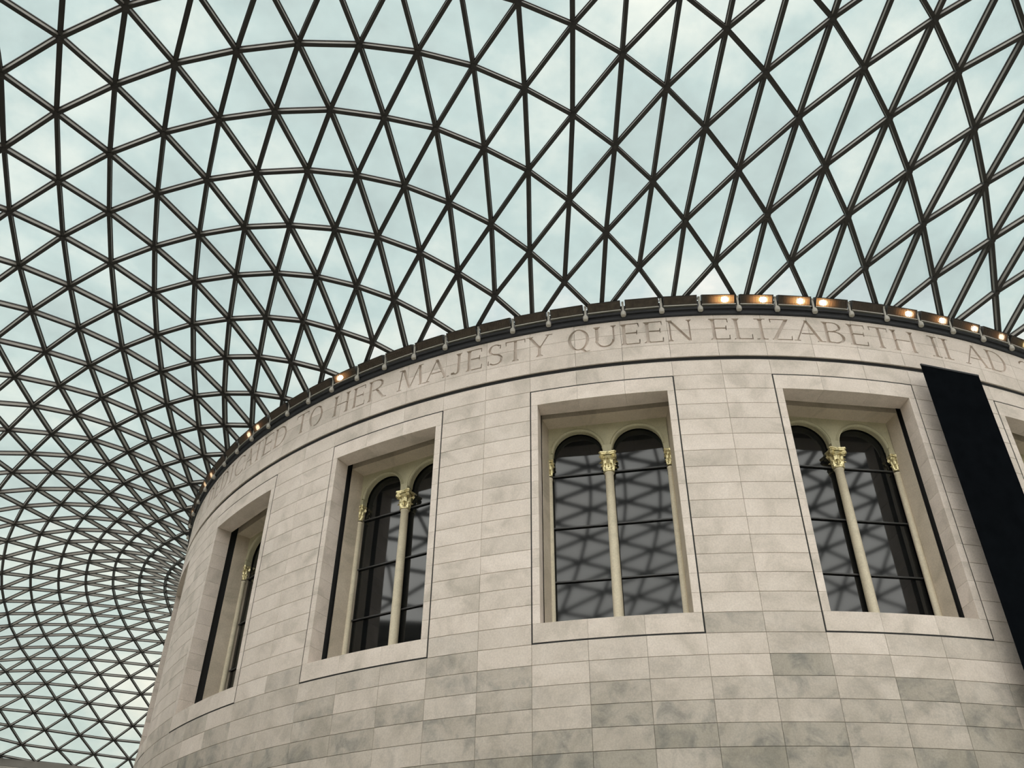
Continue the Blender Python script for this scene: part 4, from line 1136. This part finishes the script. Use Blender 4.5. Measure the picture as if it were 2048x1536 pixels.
def capital_mesh():
    """gilded foliate capital: bell, two tiers of leaves, corner scrolls, concave abacus with a centre flower"""
    b = MB()
    b.lathe([(0.118, 0), (0.135, 0.012), (0.135, 0.035), (0.112, 0.045), (0.112, 0.20), (0.125, 0.38), (0.165, 0.48), (0.15, 0.50)], 18)
    def leaf(ang, z0, h, w, r0, curl):
        n = 6
        vs, fs = [], []
        for i in range(n + 1):
            t = i / n
            z = z0 + h * min(1.0, t * 1.18) - (0.05 * max(0, t - .8) / .2)
            r = r0 + 0.02 * t + curl * max(0.0, t - 0.45) ** 2 * 3.2
            ww = w * (0.75 + 0.5 * math.sin(PI * min(1, t * 0.9 + .1))) * (1.0 if t < .85 else 0.75)
            lob = 1.0 + (0.14 if i % 2 else -0.06)
            for s_, rr in ((-1, -0.012), (0, 0.022), (1, -0.012)):
                a = ang + s_ * ww * lob / (2 * r)
                vs.append(((r + rr) * math.cos(a), (r + rr) * math.sin(a), z))
        k = len(vs)
        vs += [(x * 0.93, y * 0.93, z - 0.004) for x, y, z in vs]
        for i in range(n):
            for j in range(2):
                f = (3 * i + j, 3 * i + j + 1, 3 * i + 4 + j, 3 * i + 3 + j)
                fs += [f, tuple(q + k for q in f[::-1])]
        b.add(vs, fs)
    for i in range(8):
        leaf(2 * PI * i / 8 + PI / 8, 0.045, 0.20, 0.085, 0.118, 0.055)
    for i in range(8):
        leaf(2 * PI * i / 8, 0.13, 0.27, 0.085, 0.122, 0.075)
    for i in range(4):
        a = PI / 4 + PI / 2 * i
        # corner scroll: a short roll with a raised eye
        c = Vector((math.cos(a), math.sin(a), 0))
        t = Vector((-math.sin(a), math.cos(a), 0))
        for rad, half, off in ((0.062, 0.030, 0.0), (0.034, 0.042, 0.0), (0.016, 0.05, 0.0)):
            vs, fs = [], []
            n = 12
            for s_ in (-1, 1):
                for q in range(n):
                    g = 2 * PI * q / n
                    vs.append(c * (0.205 + rad * math.cos(g)) + t * (half * s_) + Vector((0, 0, 0.455 + rad * math.sin(g))))
            fs = [tuple(range(n)), tuple(range(2 * n - 1, n - 1, -1))] + [(q, n + q, n + (q + 1) % n, (q + 1) % n) for q in range(n)]
            b.add(vs, fs)
        vs = []
        for q in range(7):                                        # stalk rising to the scroll
            u = q / 6
            p = c * (0.125 + 0.075 * u * u) + Vector((0, 0, 0.20 + 0.24 * u))
            for s_ in (-1, 1):
                vs.append(p + t * 0.016 * s_)
        b.add(vs, [(2 * q, 2 * q + 1, 2 * q + 3, 2 * q + 2) for q in range(6)])
        # flower in the middle of each side
        g = PI / 2 * i
        f = Vector((math.cos(g), math.sin(g), 0))
        t2 = Vector((-math.sin(g), math.cos(g), 0))
        vs = [f * 0.20 + Vector((0, 0, 0.545))]
        for q in range(10):
            rr = 0.045
            h = 2 * PI * q / 10
            vs.append(f * 0.175 + t2 * (rr * math.cos(h)) + Vector((0, 0, 0.545 + rr * math.sin(h))))
        b.add(vs, [(0, 1 + q, 1 + (q + 1) % 10) for q in range(10)])
    for z0, z1, sc in ((0.515, 0.555, 0.94), (0.555, 0.60, 1.03)):   # abacus, sides hollowed
        ring = []
        for i in range(4):
            a0 = PI / 4 + PI / 2 * i
            ring += [(0.262 * sc, a0 - 0.10), (0.262 * sc, a0 + 0.10), (0.185 * sc, a0 + 0.45), (0.165 * sc, a0 + PI / 4), (0.185 * sc, a0 + PI / 2 - 0.45)]
        b.prism([(r * math.cos(a), r * math.sin(a)) for r, a in ring], z0, z1)
    return b

CAP = None
def place(o, x, y, z=0.0, s=1.0):
    o.location = (x, y, z)
    o.scale = (s, s, s)
    return o

BARZ = [13.30, 11.64, 10.04]
PZ = [8.05] + BARZ[::-1] + [14.84]
wr = random.Random(11)
shared = {}
def shared_mesh(key, mk, name, mat, parent, smooth=False):
    if key not in shared:
        o = mk().build(name, mat, parent, smooth)
        if mat in (M_STONE, M_OLD, M_ARCH, M_COLUMN):
            at = o.data.attributes.new('tone', 'FLOAT', 'POINT')
            at.data.foreach_set('value', [0.85] * len(o.data.vertices))
        shared[key] = o.data
        return o
    o = bpy.data.objects.new(name, shared[key])
    COL.objects.link(o)
    o.parent = parent
    return o

for n_, w in enumerate(VISIBLE_BAYS):
    win = shared_mesh('old', old_frame, 'window_%d' % (n_ + 1), M_OLD, None)
    win.name = 'window_%d' % (n_ + 1)
    struct(win)
    win.rotation_euler = (0, 0, math.radians(bay_deg(w)))
    win.location = (0, 0, 0)
    # surround: three lintel blocks, three sill blocks, jamb blocks course by course
    def sblock(poly, z0, z1, tone):
        b = MB()
        b.prism(poly, z0 + 0.003 + ZC, z1 - 0.003 + ZC, 0, tone)
        o = b.build('surround_stone', M_STONE, win, tone=True)
        return o
    tn = lambda: min(1, max(0, wr.gauss(0.93, 0.04)))
    for i in range(3):
        a, c = -FU + 2 * FU * i / 3 + 0.0025, -FU + 2 * FU * (i + 1) / 3 - 0.0025
        us = [a + (c - a) * q / 4 for q in range(5)]
        front = [(u, arcy(u)) for u in us]
        sblock(front + [(c, -21.38), (a, -21.38)], OPZ1, LV[0] - 0.03, tn())
        sblock(front + [(c, -21.10), (a, -21.10)], LV[15] + 0.034, OPZ0, tn())
    for i in range(1, 14):
        z1, z0 = (OPZ1 if i == 1 else LV[i]), (OPZ0 if i == 13 else LV[i + 1])
        t = tn()
        for sg in (1, -1):
            pr = [(OPU, arcy(OPU)), (FU, arcy(FU)), (FU, -21.38), (OPU, -21.38)]
            sblock(pr if sg > 0 else mirror(pr), z0, z1, t)
    # near-black lining painting the shade of the slot between new skin and old wall
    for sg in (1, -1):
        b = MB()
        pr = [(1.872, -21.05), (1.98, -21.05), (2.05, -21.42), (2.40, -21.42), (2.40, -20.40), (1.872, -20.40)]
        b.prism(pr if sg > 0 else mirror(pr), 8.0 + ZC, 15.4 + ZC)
        b.build('slot_shade_lining', M_CAVITY, win)
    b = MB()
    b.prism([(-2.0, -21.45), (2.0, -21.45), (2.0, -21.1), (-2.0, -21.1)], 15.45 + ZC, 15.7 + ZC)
    b.build('slot_shade_lining', M_CAVITY, win)
    # black strip filling the groove round the surround, painted in place of its shade
    b = MB()
    nq = 12
    for i in range(nq):
        a, c = -2.064 + 4.128 * i / nq, -2.064 + 4.128 * (i + 1) / nq
        pl = [(a, arcy(a) + 0.008), (c, arcy(c) + 0.008), (c, arcy(c) + 0.1), (a, arcy(a) + 0.1)]
        b.prism(pl, LV[15] + 0.001 + ZC, LV[15] + 0.035 + ZC)
        b.prism(pl, LV[0] - 0.029 + ZC, LV[0] + 0.003 + ZC)
    for sg in (1, -1):
        pl = [(FU + 0.001, arcy(FU) + 0.012), (2.066, arcy(2.066) + 0.012), (2.066, -21.8), (FU + 0.001, -21.8)]
        b.prism(pl if sg > 0 else mirror(pl), LV[15] + 0.001 + ZC, LV[0] + 0.003 + ZC)
    b.build('groove_shade_strip', M_GASKET, win)
    o = shared_mesh('arch', arch_panel, 'arch_panel', M_ARCH, win); place(o, UC, 0)
    for sg in (1, -1):
        o = shared_mesh('volt%d' % sg, lambda: archivolt(sg), 'archivolt', M_ARCH, win, True); place(o, UC, 0)
    o = shared_mesh('shaft', lambda: shaft(0.128, 8.0, 13.22), 'column', M_COLUMN, win, True); place(o, UC, -20.60)
    o['label'] = 'slim pale column dividing the two lights'
    o = shared_mesh('cap', capital_mesh, 'capital', M_GOLD, win); place(o, UC, -20.60, 13.21 + ZC); o.scale = (1.2, 1.2, 1.02)
    o['label'] = 'gilded capital of the middle column'
    for sg in (1, -1):
        o = shared_mesh('hshaft', lambda: shaft(0.085, 8.0, 13.22), 'half_column', M_COLUMN, win, True); place(o, UC + sg * 1.715, -20.60)
        o = shared_mesh('cap', capital_mesh, 'capital', M_GOLD, win); place(o, UC + sg * 1.715, -20.60, 13.27 + ZC); o.scale = (0.62, 0.62, 0.86)
        o['label'] = 'gilded capital of the half column at the side'
    for sg in (1, -1):
        x0, x1 = (0.06, 1.66) if sg > 0 else (-1.66, -0.06)
        for q in range(4):
            b = MB()
            tl = wr.uniform(-0.004, 0.004)
            z0, z1 = PZ[q] + ZC, PZ[q + 1] + ZC
            y0, y1 = -20.455 - tl, -20.455 + tl
            vs = [(x0, y0, z0), (x1, y0 + tl * .5, z0), (x1, y1 + tl * .5, z1), (x0, y1, z1)]
            vs += [(x, y + 0.02, z) for x, y, z in vs]
            b.add(vs, [(0, 1, 2, 3), (7, 6, 5, 4), (0, 4, 5, 1), (1, 5, 6, 2), (2, 6, 7, 3), (3, 7, 4, 0)])
            o = b.build('glass_pane', M_WGLASS, win); place(o, UC, 0)
        for z in BARZ:
            b = MB()
            b.bar((x0, -20.49, z + ZC), (x1, -20.49, z + ZC), 0.05, 0.035, (0, 0, 1))
            o = b.build('glazing_bar', M_BARMETAL, win); place(o, UC, 0)

# ------------------------------------------------------------------ gutter round the top of the drum
gut = MB()
prof = [(21.90, 17.625), (22.035, 17.625), (22.055, 17.66), (22.055, 17.79), (22.11, 17.80), (22.13, 17.86), (21.95, 17.875), (21.90, 17.98)]
n = 256
vs, fs = [], []
for i in range(n):
    vs += [pol(r, 360.0 * i / n, z) for r, z in prof]
k = len(prof)
for i in range(n):
    a, c = i * k, ((i + 1) % n) * k
    for j in range(k):
        j2 = (j + 1) % k
        fs.append((a + j, c + j, c + j2, a + j2))
gut.add(vs, fs)
struct(gut.build('trim_1', M_BLACK))
ring = MB()
shell(ring, 21.75, 0.3, 0, 360, 18.10, 18.34, 2.8125)
struct(ring.build('trim_2', M_BLACK))

# ------------------------------------------------------------------ floodlights on the gutter
STEP, J0 = 2.96, -78.25
LIT = {17: .70, 18: .71, 19: .70, 20: .24, 22: .76, 23: .80, 24: .85, 25: .76, 26: .64, 6: .26, 2: .28, 1: .8, -2: .6, -3: .88, -5: .5}
BW, BZ0, BZ1, BD = 1.005, -0.150, 0.150, 0.20
TILT = math.radians(36)
def hus_mesh():
    b = MB()
    w, t = BW / 2, 0.022
    for x0, x1, z0, z1, y0, y1 in ((-w, w, BZ1 - t, BZ1, 0.0, 0.2), (-w, w, BZ0, BZ0 + t, 0.0, 0.2), (-w, -w + t, BZ0, BZ1, 0.0, 0.2),
                                   (w - t, w, BZ0, BZ1, 0.0, 0.2), (-w, w, BZ0, BZ1, 0.18, 0.2)):
        b.prism([(x0, y0), (x1, y0), (x1, y1), (x0, y1)], z0, z1)
    b.prism([(-0.03, 0.2), (0.03, 0.2), (0.03, 0.26), (-0.03, 0.26)], -0.1, 0.1)
    # short hinge lugs at both ends
    for s_ in (-1, 1):
        x = s_ * (w + 0.015)
        b.prism([(x - 0.02, 0.05), (x + 0.02, 0.05), (x + 0.02, 0.15), (x - 0.02, 0.15)], BZ0 + 0.02, BZ0 + 0.12)
    return b
def slat_mesh():
    b = MB()
    w = BW / 2 - 0.03
    ns = 24
    for i in range(ns + 1):
        x = -w + 2 * w * i / ns
        b.prism([(x - 0.006, 0.005), (x + 0.006, 0.005), (x + 0.006, 0.035), (x - 0.006, 0.035)], BZ0 + 0.02, BZ1 - 0.02)
    for z in (BZ0 + 0.05, BZ1 - 0.06):
        b.prism([(-w, 0.014), (w, 0.014), (w, 0.024), (-w, 0.024)], z, z + 0.012)
    return b
def tray_mesh():
    b = MB()
    w = BW / 2
    b.prism([(-w, 0.035), (w, 0.035), (w, 0.16), (-w, 0.16)], -0.165, -0.135)
    return b
def arm_mesh():
    b = MB()
    x = -math.radians(STEP / 2) * 22.1
    b.bar((x, 0.34, 0.30), (x, 0.02, 0.10), 0.06, 0.04, (0, 0, 1))
    b.bar((x, 0.03, 0.11), (x, 0.055, -0.26), 0.06, 0.04, (0, 1, 0))
    b.lathe([(0.0, -0.40), (0.072, -0.40), (0.08, -0.37), (0.08, -0.29), (0.06, -0.25), (0.0, -0.25)], 14, (x, 0.045, 0))
    return b
def lens_mesh(lo, hi):
    b = MB()
    b.prism([(lo, -0.006), (hi, -0.006), (hi, 0.006), (lo, 0.006)], BZ0 + 0.024, BZ1 - 0.024)
    return b
def bulb_mesh():
    b = MB()
    b.lathe([(0.0, -0.085), (0.05, -0.07), (0.072, -0.03), (0.072, 0.03), (0.05, 0.07), (0.0, 0.085)], 12)
    return b
lname = []
cnt = {}
for wi, wd in enumerate(words):
    for i, c_ in enumerate(wd if wd != 'IS' else 'S'):
        rep = wd.count(c_)
        cnt[(wd, c_)] = cnt.get((wd, c_), 0) + 1
        lname.append((('' if rep < 2 else ('first ', 'second ', 'third ', 'fourth ')[cnt[(wd, c_)] - 1]) + c_ + ' of ' + wd))
used = set()
for j in range(-6, 28):
    mid = J0 + (j + .5) * STEP
    root = empty('floodlight', pol(22.15, mid, 18.115), math.radians(mid))
    lit = j in LIT
    best = min(range(len(TEXT)), key=lambda i: abs((TEXT[i][1] + TEXT[i][2]) / 2 - AX - mid))
    lab = lname[best]
    side = ''
    if lab in used:
        c0 = (TEXT[best][1] + TEXT[best][2]) / 2 - AX
        side = 'right of ' if mid > c0 else 'left of '
    used.add(lab)
    kind = 'unlit dark' if not lit else ('yellow glowing' if j == 26 else 'lit amber')
    if j < -4:
        lab_txt = '%s ribbed floodlight, %s at the far left end of the rim' % (kind, {-5: 'second', -6: 'first'}[j])
    else:
        lab_txt = '%s ribbed floodlight on the rim %s the carved %s' % (kind, 'above' if not side else 'just ' + side.strip(), lab)
    thing(root, lab_txt, 'floodlight', 'floodlights along the rim of the drum')
    shared_mesh('hus', hus_mesh, 'housing', M_HOUSING, root).rotation_euler = (TILT, 0, 0)
    shared_mesh('slat', slat_mesh, 'louvre', M_SLAT, root).rotation_euler = (TILT, 0, 0)
    shared_mesh('tray', tray_mesh, 'tray', M_BRACKET, root)
    shared_mesh('arm', arm_mesh, 'bracket', M_BRACKET, root)
    w = BW / 2 - 0.024
    if lit:
        x = -w + 2 * w * LIT[j]
        o = lens_mesh(-w - x, w - x).build('lens', M_LENSY if j == 26 else M_LENS, root)
        o.location = (x, 0.07 * math.cos(TILT), 0.07 * math.sin(TILT))
        o.rotation_euler = (TILT, 0, 0)
        o['label'] = 'glowing lens'
        o = shared_mesh('bulbY' if j == 26 else 'bulb', bulb_mesh, 'lamp', M_BULBY if j == 26 else M_BULB, root)
        o.location = (x, 0.052 * math.cos(TILT), 0.052 * math.sin(TILT))
        o.rotation_euler = (TILT, 0, 0)
        o.scale = (1.5, 0.25, 1.0)
    else:
        o = lens_mesh(-w, w).build('lens', M_LENSOFF, root)
        o.location = (0, 0.07 * math.cos(TILT), 0.07 * math.sin(TILT))
        o.rotation_euler = (TILT, 0, 0)

# ------------------------------------------------------------------ dark banner hanging in front of the pier
ban = empty('hanging_banner', (0, 0, 0), math.radians(-9.0))
thing(ban, 'long plain black banner hanging down the drum wall right of the large windows', 'banner')
b = MB()
n = 20
U0, U1, ZT, ZB, NB = -1.36, 0.566, 15.775, 4.2, 22.5
for i in range(n):
    z0, z1 = ZT - (ZT - ZB) * i / n, ZT - (ZT - ZB) * (i + 1) / n
    b.prism([(U0, -NB), (U1, -NB), (U1, -NB + 0.02), (U0, -NB + 0.02)], z1 + ZC, z0 + ZC)
b.build('cloth', M_BANNER, ban)
b = MB()
b.prism([(U0, -NB - 0.012), (U1, -NB - 0.012), (U1, -NB + 0.03), (U0, -NB + 0.03)], ZT + ZC - 0.05, ZT + ZC + 0.004)
b.build('top_rail', M_BLACK, ban)
for u in (U0 + 1.15, U1 - 0.25):
    b = MB()
    b.bar((u, -NB + 0.02, ZT + ZC - 0.04), (u, -21.9, ZT + ZC - 0.04), 0.03, 0.03, (0, 0, 1))
    b.build('wall_stay', M_BLACK, ban)
